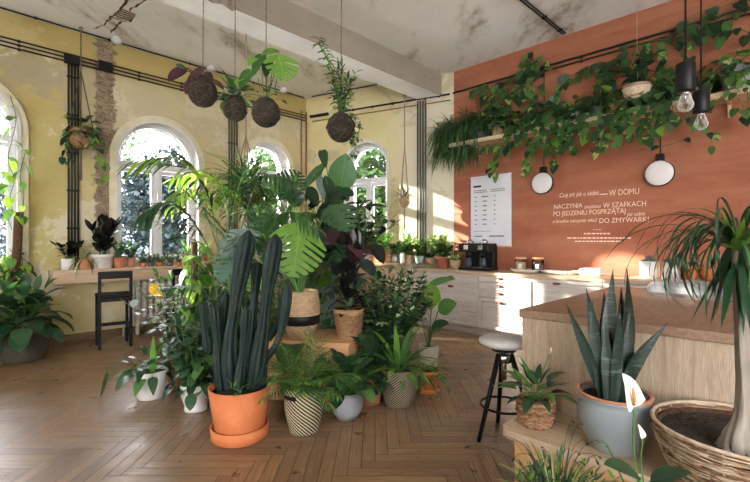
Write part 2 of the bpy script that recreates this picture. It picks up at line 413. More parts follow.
    def build(s, name, parent=None, loc=None):
        me = bpy.data.meshes.new(name); me.from_pydata(s.v, [], s.f); me.update()
        for m in s.mats: me.materials.append(MATS[m])
        me.polygons.foreach_set('material_index', s.m); me.polygons.foreach_set('use_smooth', s.sm)
        u = me.uv_layers.new(name='UVMap'); u.data.foreach_set('uv', [c for q in s.uv for c in q])
        o = bpy.data.objects.new(name, me); COL.objects.link(o)
        if parent: o.parent = parent
        if loc: o.location = loc
        return o

def thing(name, label, cat, loc=(0, 0, 0), rz=0, group=None):
    o = bpy.data.objects.new(name, None); COL.objects.link(o); o.location = loc; o.rotation_euler = (0, 0, rz)
    o.empty_display_size = .05
    o['label'] = label; o['category'] = cat
    if group: o['group'] = group
    return o
def tag(o, label, cat, group=None):
    o['label'] = label; o['category'] = cat
    if group: o['group'] = group
    return o
def struct(name, mb=None, parent=None, loc=(0, 0, 0), rz=0):
    if mb is None:
        o = bpy.data.objects.new(name, None); COL.objects.link(o)
    else: o = mb.build(name)
    o.location = loc; o.rotation_euler = (0, 0, rz)
    if parent: o.parent = parent
    o['kind'] = 'structure'
    return o

def smooth_path(pts, n=6):
    pts = [V(p) for p in pts]
    if len(pts) < 3: return [pts[0].lerp(pts[-1], i/n) for i in range(n+1)]
    q = [pts[0]*2-pts[1]]+pts+[pts[-1]*2-pts[-2]]; out = []
    for i in range(1, len(q)-2):
        for k in range(n):
            t = k/n; a, b, c, d = q[i-1], q[i], q[i+1], q[i+2]
            out.append(.5*((2*b)+(c-a)*t+(2*a-5*b+4*c-d)*t*t+(3*b-a-3*c+d)*t**3))
    out.append(pts[-1]); return out

SH = {
 'oval': lambda t: sin(pi*t**.85)**.75 if 0 < t < 1 else 0,
 'lance': lambda t: (sin(pi*t**.62)**.9 if 0 < t < 1 else 0),
 'heart': lambda t: 0 if t >= 1 else (min(1, .55+t*2.6) * (1-t**2.0)**.8),
 'strap': lambda t: min(1, .55+t*1.5)*(1-t**5)**.9 if t < 1 else 0,
 'sword': lambda t: (.55+.45*sin(pi*min(1, t*1.15)))*(1-t**4.5) if t < 1 else 0,
 'blunt': lambda t: 0 if t >= 1 else (min(1, .12+t**.8*1.9))*(1-t**4)**.6,
}
def strip(mb, path, width, shape, mat, hint=V((0, 0, 1)), fold=.18, sweep=0, notch=None, wave=0, twist=0):
    n = len(path); vs = []; uv = []; fs = []; f = SH[shape]
    for i, p in enumerate(path):
        t = i/(n-1); tg = (path[min(i+1, n-1)]-path[max(i-1, 0)]).normalized()
        sd = tg.cross(hint)
        if sd.length < .15: sd = tg.cross(V((.3, 1, .2)))
        sd.normalize(); nr = sd.cross(tg)
        if twist:
            a = twist*t; sd, nr = sd*cos(a)+nr*sin(a), nr*cos(a)-sd*sin(a)
        w = width*f(t)
        wl = w*(notch(t, -1) if notch else 1); wr = w*(notch(t, 1) if notch else 1)
        fw = tg*sweep; dz = nr*(-fold)
        wv = nr*(wave*width*sin(t*19))
        vs += [p-sd*wl+(fw+dz*-1)*wl+wv, p, p+sd*wr+(fw+dz*-1)*wr-wv]
        uv += [(-1, t), (0, t), (1, t)]
    for i in range(n-1):
        a = 3*i; fs += [(a, a+1, a+4, a+3), (a+1, a+2, a+5, a+4)]
    mb.add(vs, fs, mat, uv, True)
def droop_path(base, d, L, droop, n=6):
    p = V(base); d = V(d).normalized(); out = [p.copy()]
    for i in range(n):
        d = (d+V((0, 0, -droop/n))).normalized(); p = p+d*(L/n); out.append(p.copy())
    return out
def leaf(mb, base, d, L, w, mat, shape='oval', droop=.6, hint=V((0, 0, 1)), n=6, **k):
    strip(mb, droop_path(base, d, L, droop, n), w, shape, mat, hint, **k)
def monstera(mb, base, d, L, mat, droop=.7, hint=V((0, 0, 1)), cuts=6, seed=0):
    r = random.Random(seed)
    ph = [r.random()*.3 for _ in (0, 1)]
    def notch(t, sd):
        if t < .16 or t > .93: return 1
        q = ((t-.16)*cuts/.77+ph[0 if sd < 0 else 1]) % 1
        return .24 if q > .74 else 1
    strip(mb, droop_path(base, d, L, droop, 48), L*.50, 'heart', mat, hint, fold=.22, sweep=.62, notch=notch)
def dirv(az, el): return V((cos(az)*cos(el), sin(az)*cos(el), sin(el)))

def curl_path(base, az, e0, total, L, n=14, sway=0):
    p = V(base); out = [p.copy()]
    for i in range(n):
        t = i/n; p = p+dirv(az+sway*t, e0-total*(t**1.1))*(L/n) if True else p; out.append(p.copy())
    return out
class Plant:
    def __init__(s, seed=1): s.F = MB(); s.S = MB(); s.r = random.Random(seed)
    def petiole(s, a, d, L, droop, rad, mat, n=5):
        p = droop_path(a, d, L, droop, n); s.S.tube(p, [rad*(1-.5*i/n) for i in range(n+1)], mat, 5, cap=False); return p
    def rosette(s, z, n, el=(20, 80), pl=(.1, .25), L=(.12, .2), w=.3, mat='leaf_mid', smat='stem_green', shape='oval', droop=.8, pdroop=.5, r0=.03, az=(0, 360), prad=.0035, nseg=6, mon=False, c=(0, 0), fold=.18, wave=0, lel=None):
        r = s.r
        for i in range(n):
            t = (i+.5)/n; a = radians(r.uniform(*az)) if (az != (0, 360)) else i*2.399+r.uniform(-.3, .3)
            e = radians(el[1]+(el[0]-el[1])*t**.8+r.uniform(-6, 6)); d = dirv(a, e)
            b = V((c[0]+cos(a)*r0*t, c[1]+sin(a)*r0*t, z)); q = r.uniform(*pl); mm = r.choice(mat) if isinstance(mat, (list, tuple)) else mat
            if q > .01:
                p = s.petiole(b, d, q, pdroop, prad, smat); b = p[-1]; d = (p[-1]-p[-2]).normalized()
            if lel is not None: d = dirv(a, radians(lel)+r.uniform(-.3, .3))
            l = r.uniform(*L)
            if mon: monstera(s.F, b, d, l, mm, droop, seed=r.randint(0, 999))
            else: leaf(s.F, b, d, l, l*w*r.uniform(.85, 1.15), mm, shape, droop*r.uniform(.7, 1.3), n=nseg, fold=fold, wave=wave)
    def stems(s, z, n, H=(.4, .7), spread=.25, r0=.04, per=10, L=(.08, .12), w=.25, mat='leaf_mid', smat='stem_brown', shape='oval', droop=.7, start=.2, rad=.006, el=25, top=True, c=(0, 0), whorl=1, fold=.15):
        r = s.r
        for i in range(n):
            a = i*2.399+r.uniform(-.4, .4); h = r.uniform(*H); sp = spread*r.uniform(.3, 1)
            b = V((c[0]+cos(a)*r0, c[1]+sin(a)*r0, z))
            P = smooth_path([b, b+V((cos(a)*sp*.3, sin(a)*sp*.3, h*.5)), b+V((cos(a)*sp, sin(a)*sp, h))], 5)
            m_ = len(P); s.S.tube(P, [rad*(1-.6*k/(m_-1)) for k in range(m_)], smat, 6)
            for k in range(per):
                t = start+(1-start)*(k+.5)/per; x = t*(m_-1); j = min(int(x), m_-2); p = P[j].lerp(P[j+1], x-j)
                for g in range(whorl):
                    aa = k*2.399+i+g*2*pi/whorl+r.uniform(-.3, .3); e = radians(el+r.uniform(-15, 20)+30*t)
                    l = r.uniform(*L); mm = r.choice(mat) if isinstance(mat, (list, tuple)) else mat
                    leaf(s.F, p+dirv(aa, e)*rad, dirv(aa, e), l, l*w, mm, shape, droop, n=4, fold=fold)
            if top: leaf(s.F, P[-1], (P[-1]-P[-2]), r.uniform(*L), L[0]*w, mat if isinstance(mat, str) else mat[0], shape, .1, n=4)
    def frond(s, pts, ll=.25, lw=.012, n=22, mat='leaf_mid', smat='stem_green', start=.3, droop=.9, ang=50, rad=.006, fold=.1, tip=.35, hint=V((0, 0, 1)), shape='lance', ns=4):
        P = smooth_path(pts, 8); m_ = len(P); r = s.r
        s.S.tube(P, [rad*(1-.8*k/(m_-1)) for k in range(m_)], smat, 5)
        for i in range(n):
            t = start+(1-start)*(i+.3)/n; x = t*(m_-1); j = min(int(x), m_-2); p = P[j].lerp(P[j+1], x-j); tg = (P[j+1]-P[j]).normalized()
            sd = tg.cross(hint)
            if sd.length < .1: sd = V((1, 0, 0))
            sd.normalize(); q = (t-start)/(1-start); l = ll*(tip+(1-tip)*sin(pi*min(1, (q*.75+.22))))*r.uniform(.85, 1.1)
            for g in (-1, 1):
                an = radians(ang*(1-.45*q)+r.uniform(-6, 6)); d = tg*cos(an)+sd*g*sin(an)+V((0, 0, .12))
                leaf(s.F, p, d, l, lw*(.6+.4*l/ll), r.choice(mat) if isinstance(mat, (list, tuple)) else mat, shape, droop*r.uniform(.7, 1.3), n=ns, fold=fold)
        leaf(s.F, P[-1], P[-1]-P[-2], ll*.4, lw, mat if isinstance(mat, str) else mat[0], shape, .3, n=3)
    def fronds(s, z, n, el=(25, 80), L=(.4, .6), droop=1.3, r0=.02, ll=.12, lw=.008, np=16, mat='leaf_mid', start=.25, ang=55, rad=.004, tip=.3, ldroop=.6, ns=3, c=(0, 0), smat='stem_green', shape='lance'):
        r = s.r
        for i in range(n):
            a = i*2.399+r.uniform(-.3, .3); e = radians(el[1]+(el[0]-el[1])*((i+.5)/n)+r.uniform(-5, 5)); l = r.uniform(*L)
            p = droop_path((c[0]+cos(a)*r0, c[1]+sin(a)*r0, z), dirv(a, e), l, droop, 4)
            s.frond(p, ll, lw, np, mat, smat, start, ldroop, ang, rad, tip=tip, ns=ns, shape=shape)
    def straps(s, z, n, el=(20, 85), L=(.25, .45), w=.009, droop=2.2, mat='leaf_mid', r0=.02, shape='strap', nseg=8, c=(0, 0), fold=.25, az=None):
        r = s.r
        for i in range(n):
            a = i*2.399+r.uniform(-.4, .4) if az is None else radians(r.uniform(*az)); e = radians(r.uniform(*el)); l = r.uniform(*L)
            mm = r.choice(mat) if isinstance(mat, (list, tuple)) else mat
            strip(s.F, droop_path((c[0]+cos(a)*r0*r.random(), c[1]+sin(a)*r0*r.random(), z), dirv(a, e), l, droop*r.uniform(.7, 1.3), nseg), w*r.uniform(.8, 1.2), shape, mm, fold=fold)
    def vine(s, pts, L=.08, gap=.06, mat='leaf_pothos', smat='stem_green', w=.42, shape='heart', rad=.003, out=None, hang=.7, jit=.9, n=4):
        P = smooth_path(pts, 6); s.S.tube(P, rad, smat, 5); r = s.r; acc = 0
        for i in range(len(P)-1):
            sg = P[i+1]-P[i]; l = sg.length; acc += l
            while acc > gap:
                acc -= gap; p = P[i].lerp(P[i+1], r.random()); d = V((r.uniform(-1, 1), r.uniform(-1, 1), r.uniform(-.9, .5)))*jit+V((0, 0, -hang*.4))
                if out is not None: d += V(out)*.7
                d.normalize(); q = r.uniform(.015, .05)*L/.08; e = p+d*q; s.S.tube([p, e], rad*.6, smat, 4, cap=False)
                h = V(out)+V((0, 0, .6)) if out is not None else V((0, 0, 1))
                ll = L*r.uniform(.65, 1.2); mm = r.choice(mat) if isinstance(mat, (list, tuple)) else mat
                leaf(s.F, e, d+V((0, 0, -hang*.5)), ll, ll*w, mm, shape, .8, hint=h.normalized(), n=n, fold=.15)
    def at(s, base, tip, w, mat, shape='oval', droop=.4, hint=V((0, -.4, 1)), mon=0, stem=None, rad=.006, smat='stem_green', n=8, **k):
        base, tip = V(base), V(tip); d = tip-base; L = d.length; d = d.normalized()+V((0, 0, droop*.5))
        if stem is not None:
            P = smooth_path([V(q) for q in stem]+[base], 5); s.S.tube(P, rad, smat, 6)
        if mon: monstera(s.F, base, d, L, mat, droop, hint.normalized(), mon, seed=int(L*1000))
        else: leaf(s.F, base, d, L, w, mat, shape, droop, hint.normalized(), n=n, **k)
    def done(s, root, mats=None, fname='foliage', sname='stem'):
        o = V(root.location)
        for mb in (s.F, s.S):       # foliage presses against walls, floor and ceiling instead of passing through
            for i, q in enumerate(mb.v):
                p = V(q)+o; ch = False
                for w in (WL, WM, WR):
                    d = (V((p.x, p.y))-w.o).dot(w.n)
                    if -1.0 < d < .012: p.x += w.n.x*(.012+.02*abs(d)-d); p.y += w.n.y*(.012+.02*abs(d)-d); ch = True
                if p.z < .004: p.z = .004; ch = True
                if ch: mb.v[i] = tuple(p-o)
        if s.F.v: s.F.build(fname, root)
        if s.S.v: s.S.build(sname, root)

def pot(root, kind, R, h, mat, z=0, soil=True, rb=None, name='pot', soilmat='soil'):
    rb = rb or R*.72; t = max(.006, R*.05); m = MB()
    if kind == 'taper': out = [(0, z), (rb*.96, z), (rb, z+.006), (R, z+h)]
    elif kind == 'lip': out = [(0, z), (rb*.96, z), (rb, z+.006), (R*.93, z+h*.78), (R*1.0, z+h*.79), (R, z+h)]
    elif kind == 'belly': out = [(0, z), (rb*.8, z), (rb*.86, z+.01), (R*.97, z+h*.45), (R*.99, z+h*.6), (R*.93, z+h*.84), (R*.92, z+h*.88), (R*1.0, z+h*.93), (R, z+h)]
    elif kind == 'bag': out = [(0, z), (rb, z), (rb*1.06, z+h*.05), (R*1.0, z+h*.5), (R*1.03, z+h*.75), (R, z+h)]
    elif kind == 'round': out = [(0, z), (rb*.8, z), (R*.95, z+h*.3), (R*1.05, z+h*.55), (R, z+h*.85), (R*.92, z+h)]
    elif kind == 'foot': out = [(0, z), (rb*1.08, z), (rb*1.08, z+h*.1), (rb, z+h*.13), (R*.95, z+h*.6), (R, z+h)]
    else: out = [(0, z), (R, z), (R, z+h)]
    RR = out[-1][0]
    m.lathe(out+[(RR-t, z+h), (RR-t*1.3, z+h*.86)], mat, seg=32); o = m.build(name, root)
    if soil:
        k = MB(); k.lathe([(RR-t*1.2, z+h*.87), (RR*.5, z+h*.89), (0, z+h*.90)], soilmat, seg=20); k.build('soil', root)
    return z+h*.88

# ------------------------------------------------------------------ the room
def arch_pts(x0, x1, z0, zs, w=0.0, n=20):
    r = (x1-x0)/2-w; cx = (x0+x1)/2
    return [(x0+w, z0), ] + [(cx-r*cos(pi*k/n), zs+r*sin(pi*k/n)) for k in range(n+1)] + [(x1-w, z0)]
def ring(mb, outer, inner, y0, y1, mat):
    n = len(outer)
    for a, b, fl in ((y0, y0, 1), (y1, y1, -1)):
        vs = [(x, a, z) for x, z in outer]+[(x, a, z) for x, z in inner]
        mb.add(vs, [(i, i+1, n+i+1, n+i)[::fl] for i in range(n-1)], mat, [(v[0], v[2]) for v in vs])
    for L in (outer, inner):
        vs = [(x, y0, z) for x, z in L]+[(x, y1, z) for x, z in L]
        mb.add(vs, [(i, i+1, n+i+1, n+i) for i in range(n-1)], mat, [(v[0]+v[1], v[2]) for v in vs])
    for i in (0, n-1):
        (a, b), (c, d) = outer[i], inner[i]; mb.poly([(a, y0, b), (c, y0, d), (c, y1, d), (a, y1, b)], mat)
def wall_mb(x_lo, x_hi, H, ops, mat, D=.38, zlow=0):
    m = MB()
    def q(a, b, c, d, y):
        m.add([(a, y, b), (c, y, b), (c, y, d), (a, y, d)], [(0, 1, 2, 3)], mat, [(a, b), (c, b), (c, d), (a, d)])
    for y in (0, D):
        x = x_lo
        for (a, b, z0, zs) in ops:
            q(x, zlow, a, H, y); q(a, zlow, b, z0, y); P = arch_pts(a, b, z0, zs)[1:-1]
            for (p, z), (p2, z2) in zip(P, P[1:]):
                m.add([(p, y, z), (p2, y, z2), (p2, y, H), (p, y, H)], [(0, 1, 2, 3)], mat, [(p, z), (p2, z2), (p2, H), (p, H)])
            x = b
        q(x, zlow, x_hi, H, y)
    for (a, b, z0, zs) in ops:
        P = arch_pts(a, b, z0, zs); P.append(P[0])
        for (p, z), (p2, z2) in zip(P, P[1:]): m.add([(p, 0, z), (p, D, z), (p2, D, z2), (p2, 0, z2)], [(0, 1, 2, 3)], 'trim_white', [(p, z), (p+D, z), (p2+D, z2), (p2, z2)])
    m.poly([(x_lo, 0, H), (x_hi, 0, H), (x_hi, D, H), (x_lo, D, H)], mat)
    for x in (x_lo, x_hi): m.poly([(x, 0, zlow), (x, D, zlow), (x, D, H), (x, 0, H)], mat)
    return m
# openings: x0, x1, sill, spring line
OP_L = [(-13.2, -12.0, 1.02, 2.69), (-9.6, -8.4, 1.02, 2.69), (-5.52, -4.37, 1.02, 2.69), (-3.27, -2.15, 1.02, 2.54), (-1.30, -.42, 1.02, 2.68)]
OP_M = [(-2.06, -1.215, 1.02, 2.70)]
def place_wall(o, w): o.location = (w.o.x, w.o.y, 0); o.rotation_euler = (0, 0, w.rz); return o
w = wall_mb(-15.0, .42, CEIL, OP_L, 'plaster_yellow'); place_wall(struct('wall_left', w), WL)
w = wall_mb(-3.4, .2, CEIL, OP_M, 'plaster_cream'); w.sm = w.sm; place_wall(struct('wall_back', w), WM)
w = wall_mb(-.0, 12.9, CEIL, [], 'plaster_orange', .3); place_wall(struct('wall_right', w), WR)
OP_F = [(2.6, 5.2, .5, 2.4), (7.2, 9.8, .5, 2.4), (11.8, 14.4, .5, 2.4), (16.4, 19.0, .5, 2.4)]
w = wall_mb(-.3, 22.0, CEIL, OP_F, 'plaster_cream'); place_wall(struct('wall_front', w), WF)

def inside(p, mar=0):
    return all((V((p[0], p[1]))-w.o).dot(w.n) > -mar for w in (WL, WM, WR)) and p[1] > -2.4
def build_floor():
    m = MB(); L, wd = .64, .08; n = 8
    for k in range(-260, 260):
        for j in range(-16, 17):
            ox, oy = k-j*n, k+j*n
            for (a, b, c, d, hor) in ((ox, oy, n, 1, 1), (ox, oy+1, 1, n, 0)):
                x0, y0, x1, y1 = a*wd, b*wd, (a+c)*wd, (b+d)*wd
                if not inside(((x0+x1)/2, (y0+y1)/2), .42): continue
                uv = [(0, 0), (L, 0), (L, wd), (0, wd)] if hor else [(0, 0), (0, wd), (L, wd), (L, 0)]
                m.add([(x0, y0, 0), (x1, y0, 0), (x1, y1, 0), (x0, y1, 0)], [(0, 1, 2, 3)], 'parquet', uv)
    return m
fl = struct('floor', build_floor())
m = MB(); m.box((1.0, 2.6, CEIL+.1), (15, 13.6, .2), 'ceiling_paint'); struct('ceiling', m)
# the slab only covers the room: cut to the walls' outline
ce = bpy.data.objects['ceiling']; me = ce.data
mm = MB(); pts = [WL.p(-10.5, 0, 0), WL.p(0, 0, 0), WR.p(0, 0, 0), WR.p(9.5, 0, 0)]
pts = [WL.p(-15, 0, -.38), WL.p(.42, 0, -.38), WM.p(.3, 0, -.38), WR.p(13.2, 0, -.3), WF.p(22, 0, -.38)]
for z, fl_ in ((CEIL, 1), (CEIL+.2, -1)): mm.poly([(p.x, p.y, z) for p in pts][::fl_], 'ceiling_paint')
for i in range(5):
    a, b = pts[i], pts[(i+1) % 5]; mm.poly([(a.x, a.y, CEIL), (b.x, b.y, CEIL), (b.x, b.y, CEIL+.2), (a.x, a.y, CEIL+.2)], 'ceiling_paint')
nm = mm.build('tmp'); ce.data = nm.data; bpy.data.objects.remove(nm); ce.data.name = 'ceiling'

# ceiling beam
bd = V((-.699, -.715, 0)); bn = V((-.715, .699, 0)); b0 = V((1.11, 7.10, 0))+V((.699, .715, 0))*.35
m = MB(); L = 12.2; zb = CEIL-.365
a, b, c, d = b0, b0+bd*L, b0+bd*L+bn*.40, b0+bn*.40
def q3(p, z): return (p.x, p.y, z)
m.poly([q3(a, zb), q3(b, zb), q3(c, zb), q3(d, zb)], 'beam_lit_white')
m.poly([q3(a, zb), q3(b, zb), q3(b, CEIL), q3(a, CEIL)], 'beam_shaded_paint'); m.poly([q3(d, zb), q3(c, zb), q3(c, CEIL), q3(d, CEIL)], 'beam_shaded_paint')
m.poly([q3(a, zb), q3(d, zb), q3(d, CEIL), q3(a, CEIL)], 'beam_shaded_paint'); m.poly([q3(b, zb), q3(c, zb), q3(c, CEIL), q3(b, CEIL)], 'beam_shaded_paint')
struct('trim_1', m)
# bare patch on the beam where the paint has come off
m = MB(); kp = []
for u, v in ((196, -6), (205, -2), (212, 3), (222, 4), (232, 11), (238, 9), (232, 2), (240, -4), (228, -8)):
    k = (u-375)/F; nn = V((-bn.x, -bn.y)); oo = V((b0.x, b0.y))+nn*.003; Yb = nn.dot(oo)/(nn.x*k+nn.y); kp.append((k*Yb, Yb, CAMZ-(v-VH)/F*Yb))
m.poly(kp, 'bark_grey'); tag(m.build('bare_beam_patch'), 'brown bare patch on the grey beam face at the top edge', 'worn patch')
# dark skirting on the left and back walls
for w, x0, x1, nm in ((WL, -10.3, 0, 'baseboard_left'), (WM, -2.9, 0, 'baseboard_back')):
    m = MB(); m.box(((x0+x1)/2, -.012, .05), (x1-x0, .024, .10), 'stem_brown', .004); place_wall(struct(nm, m), w)

def window(n, w, op, mull=True, trim='trim_cream', zt=None, tw=.11):
    x0, x1, z0, zs = op; root = struct('window_%d' % n); place_wall(root, w)
    m = MB(); ring(m, arch_pts(x0-tw, x1+tw, z0-.05, zs), arch_pts(x0, x1, z0-.05, zs), -.035, .02, trim)
    ring(m, arch_pts(x0-tw*.35, x1+tw*.35, z0-.05, zs), arch_pts(x0, x1, z0-.05, zs), -.055, .02, 'trim_white')
    struct('window_trim', m, root)
    m = MB(); y0, y1 = .13, .19; f = .045 if mull else .035
    ring(m, arch_pts(x0, x1, z0, zs), arch_pts(x0, x1, z0, zs, f), y0, y1, 'frame_white')
    ring(m, arch_pts(x0, x1, z0, zs, f*1.25), arch_pts(x0, x1, z0, zs, f*1.7), y0+.015, y1, 'frame_white')
    cx = (x0+x1)/2; zt = zt or zs-.08
    m.box((cx, (y0+y1)/2-.01, z0+f/2), (x1-x0, .09, f), 'frame_white', .005)
    m.box((cx, (y0+y1)/2-.01, zt), (x1-x0-.02, .075, .085), 'frame_white', .008)
    if mull: m.box((cx, (y0+y1)/2-.012, (z0+zt)/2), (.085, .08, zt-z0), 'frame_white', .006)
    for a, b in ((x0+f, cx-.042), (cx+.042, x1-f)) if mull else ((x0+f, x1-f),):
        for x in (a+.018, b-.018): m.box((x, (y0+y1)/2, (z0+zt)/2), (.036, .05, zt-z0-.1), 'frame_white', .004)
        for z in (z0+f+.03, zt-.08): m.box(((a+b)/2, (y0+y1)/2, z), (b-a, .06, .05), 'frame_white', .004)
    m.box((cx-.0, y0-.03, zt-.45), (.02, .03, .12), 'chrome', .004)
    struct('window_frame', m, root)
    m = MB(); P = arch_pts(x0+.02, x1-.02, z0+.02, zs); m.poly([(x, .165, z) for x, z in P], 'pane_glass'); struct('window_pane', m, root)
    m = MB(); m.box((cx, .06, z0+.012), (x1-x0-.004, .14, .024), 'trim_white', .004); struct('window_sill', m, root)
for i, (w, op, tr, zt) in enumerate(((WL, OP_L[2], 'trim_cream', None), (WL, OP_L[3], 'trim_cream', None), (WL, OP_L[4], 'trim_cream', None), (WM, OP_M[0], 'trim_white', 2.46), (WL, OP_L[1], 'trim_cream', None), (WL, OP_L[0], 'trim_cream', None), (WF, OP_F[0], 'trim_cream', None), (WF, OP_F[1], 'trim_cream', None), (WF, OP_F[2], 'trim_cream', None), (WF, OP_F[3], 'trim_cream', None))):
    window(i+1, w, op, trim=tr, zt=zt, mull=i != 2, tw=.06 if i == 3 else .11)

# ------------------------------------------------------------------ outside
m = MB(); m.poly([(-60, -40, -.6), (60, -40, -.6), (60, 80, -.6), (-60, 80, -.6)], 'bounce_ground'); struct('ground', m)
def tree(loc, h, R, label, mat='leaf_tree', n=2600, seed=0, ls=.35, low=.0, group='trees beyond the windows'):
    t = thing('tree', label, 'tree', loc, 0); r = random.Random(seed)
    p = Plant(seed); tr = MB(); tr.tube(smooth_path([(0, 0, 0), (.1, .05, h*.35), (-.05, .1, h*.7)], 5), [.22-.12*i/10 for i in range(11)], 'bark_tree', 8)
    for k in range(7):
        a = k*2.4; tr.tube([(0, 0, h*(.25+.05*k)), (cos(a)*R*.35, sin(a)*R*.35, h*(.4+.06*k)), (cos(a)*R*.75, sin(a)*R*.75, h*(.5+.06*k))], [.09, .06, .02], 'bark_tree', 5)
    tr.build('trunk', t)
    for k in range(n):
        a = r.uniform(0, 2*pi); e = math.asin(r.uniform(-1, 1)); q = r.uniform(.35, 1)**.5*(1+.18*sin(a*3+e*4))
        c = V((cos(a)*cos(e)*R*q, sin(a)*cos(e)*R*q, h*.62+low+sin(e)*h*.42*q)); d = dirv(r.uniform(0, 2*pi), r.uniform(-1, .7))
        leaf(p.F, c, d, ls*r.uniform(.6, 1.2), ls*.4, mat, 'oval', .5, n=2)
    p.F.build('crown', t)
G = -.6
tree((-7.8, 16.5, G), 5.2, 2.1, 'blue-green bushy tree left of centre beyond the middle arched window', 'leaf_tree_blue', 7500, 3, .26)
tree((-4.6, 15.5, G), 4.0, 1.9, 'lower dark tree right of centre beyond the middle arched window', 'leaf_tree_blue', 6500, 4, .26)
tree((-8.6, 13.2, 3.0), 3.2, 1.3, 'green leafy branches hanging high across the middle arched window', 'leaf_tree', 1300, 5, .17)
tree((-2.4, 14.5, G), 7.0, 2.0, 'green tree beyond the narrow arched window near the corner', 'leaf_tree', 7000, 6, .19)
tree((.2, 14.0, G), 6.6, 2.6, 'dense green tree filling the arched window behind the plant counter', 'leaf_tree', 12000, 7, .27)
tree((-10.6, 6.9, G), 5.6, 1.35, 'unseen tree added outside the window wall on the left to dapple the sun', 'leaf_tree', 2600, 9, .2)  # crown added out of view in the sun's path to break up its patches
tree((-15.5, 18.5, G), 4.6, 1.9, 'bluish tree beyond the leftmost arched window', 'leaf_tree_blue', 4500, 8, .2)
def building(loc, d, mat, label, rz=0):
    t = thing('building', label, 'building', loc, rz); m = MB(); m.box((0, 0, d[2]/2), d, mat); m.box((0, 0, d[2]+.15), (d[0]+.5, d[1]+.5, .3), 'facade_warm', .05); m.build('wall', t)
    nx = int(d[0]/2.2)
    for k in range(nx):
        for z in (2.0, 5.2):
            if z+1.6 > d[2]: continue
            x = -d[0]/2+(k+.5)*d[0]/nx; f = MB(); f.box((x, -d[1]/2-.02, z), (1.3, .1, 1.9), 'trim_white', .02); f.box((x, -d[1]/2-.06, z), (1.05, .08, 1.65), 'dark_glass'); f.build('window', t)
building((-17.5, 27, G), (9, 5, 6.4), 'facade_pale', 'pale grey house across the street behind the blue-green tree', radians(25))
building((-31, 29, G), (10, 5, 8.2), 'facade_pale', 'pale house across the street beyond the leftmost window', radians(60))

# ------------------------------------------------------------------ pipes on walls and ceiling
def pipe(pts, r, mat, label, group=None, clips=(), cr=None, name='conduit_pipe', cat='pipe'):
    t = thing(name, label, cat, pts[0], 0, group); o = V(pts[0])
    m = MB(); m.tube([V(p)-o for p in pts], r, mat, 8); m.build('pipe', t)
    for c in clips:
        k = MB(); k.box(V(c)-o, ((cr or r*3.2),)*3, mat, r*.4); k.build('clip', t)
    return t
zc = 3.74
ORD = ('leftmost', 'second from left', 'third from left', 'rightmost')
for k, dz in enumerate((-.05, 0, .05)):
    PL = ('lowest', 'middle', 'topmost')[k]
    pipe([WL.p(-7.5, zc+dz, .03), WL.p(-.04, zc+dz, .03)], .011, 'black_iron', PL+' of the three black conduits running along the top of the yellow window wall', 'three parallel conduits along the yellow wall',
         [WL.p(x, zc+dz, .02) for x in (-5.0, -4.35, -3.0, -2.4, -1.5, -.7)], .032)
for k in range(4):
    x = WL.px(68.5+3.2*k, 150, .03)[0]
    pipe([WL.p(x, zc, .035), WL.p(x, .99, .035)], .012, 'black_iron', ORD[k]+' of the four black vertical conduits on the yellow pillar', 'four black vertical conduits on the yellow pillar', [WL.p(x, z, .02) for z in (1.5, 2.0, 2.5, 3.0, 3.5)], .03)
for k in range(4):
    x = WL.px(229+2.6*k, 150, .03)[0]
    pipe([WL.p(x, zc, .035), WL.p(x, .3, .035)], .012, 'grey_iron', ORD[k]+' of the four grey vertical conduits between the two right arches', 'four grey vertical conduits between the arches', [WL.p(x, z, .02) for z in (1.6, 2.4, 3.0, 3.5)], .03)
for k in range(4):
    x = WM.px(417.5+2.6*k, 150, .03)[0]
    pipe([WM.p(x, CEIL-.40, .02), WM.p(x, .99, .02)], .015, 'grey_iron', ORD[k]+' of the four thick grey vertical conduits on the cream wall', 'four grey vertical conduits under the beam', [WM.p(x, z, .012) for z in (1.8, 2.7, 3.3)], .03)
for k, u in enumerate((301, 306.5)):
    wl = WL if k == 0 else WM; x = wl.px(u, 150, .03)[0]
    pipe([wl.p(x, 3.86, .04), wl.p(x, .4, .04)], .014, 'copper_pipe', ('rusty vertical pipe just left of the room corner', 'rusty vertical pipe just right of the room corner')[k])
x0, z0 = WM.px(312, 118, .03); 
pipe([WM.p(-2.85, 3.76, .03), WM.p(WM.px(328, 116, .03)[0], 3.76, .03)], .03, 'black_iron', 'thick black cable bundle beside the room corner')
pipe([WM.p(-2.8, 3.66, .03), WM.p(-.05, 3.66, .03)], .010, 'copper_pipe', 'thin copper pipe along the top of the cream wall')
pipe([WM.p(-2.2, 3.76, .03), WM.p(-.06, 3.76, .03)], .016, 'black_iron', 'black conduit along the top of the cream wall', None, [WM.p(x, 3.76, .02) for x in (-1.9, -1.5, -1.1, -.5, -.25)], .04)
pipe([WR.p(.02, 3.76, .05), WR.p(5.6, 3.76, .05)], .016, 'black_iron', 'upper black conduit along the orange wall above the vines', None, [WR.p(x, 3.76, .03) for x in (.5, 1.35, 2.0, 3.0)], .04)
pipe([WR.p(.9, 3.70, .05), WR.p(5.6, 3.70, .05)], .012, 'black_iron', 'lower thin black conduit along the orange wall above the vines', None, [WR.p(x, 3.70, .03) for x in (1.35, 2.0, 3.0)], .035)
zc2 = CEIL-.02
pipe([WL.p(-7.5, zc2, .10), WL.p(-.12, zc2, .10)], .012, 'black_iron', 'thin conduit on the ceiling edge above the arched windows', None, [WL.p(x, zc2, .10) for x in (-5, -4.2, -3.4, -2.3, -1.2)], .03)
pipe([WM.p(-2.75, zc2, .12), WM.p(WM.px(377, 81, .12)[0], zc2, .12)], .012, 'black_iron', 'short ceiling conduit leaving the room corner')
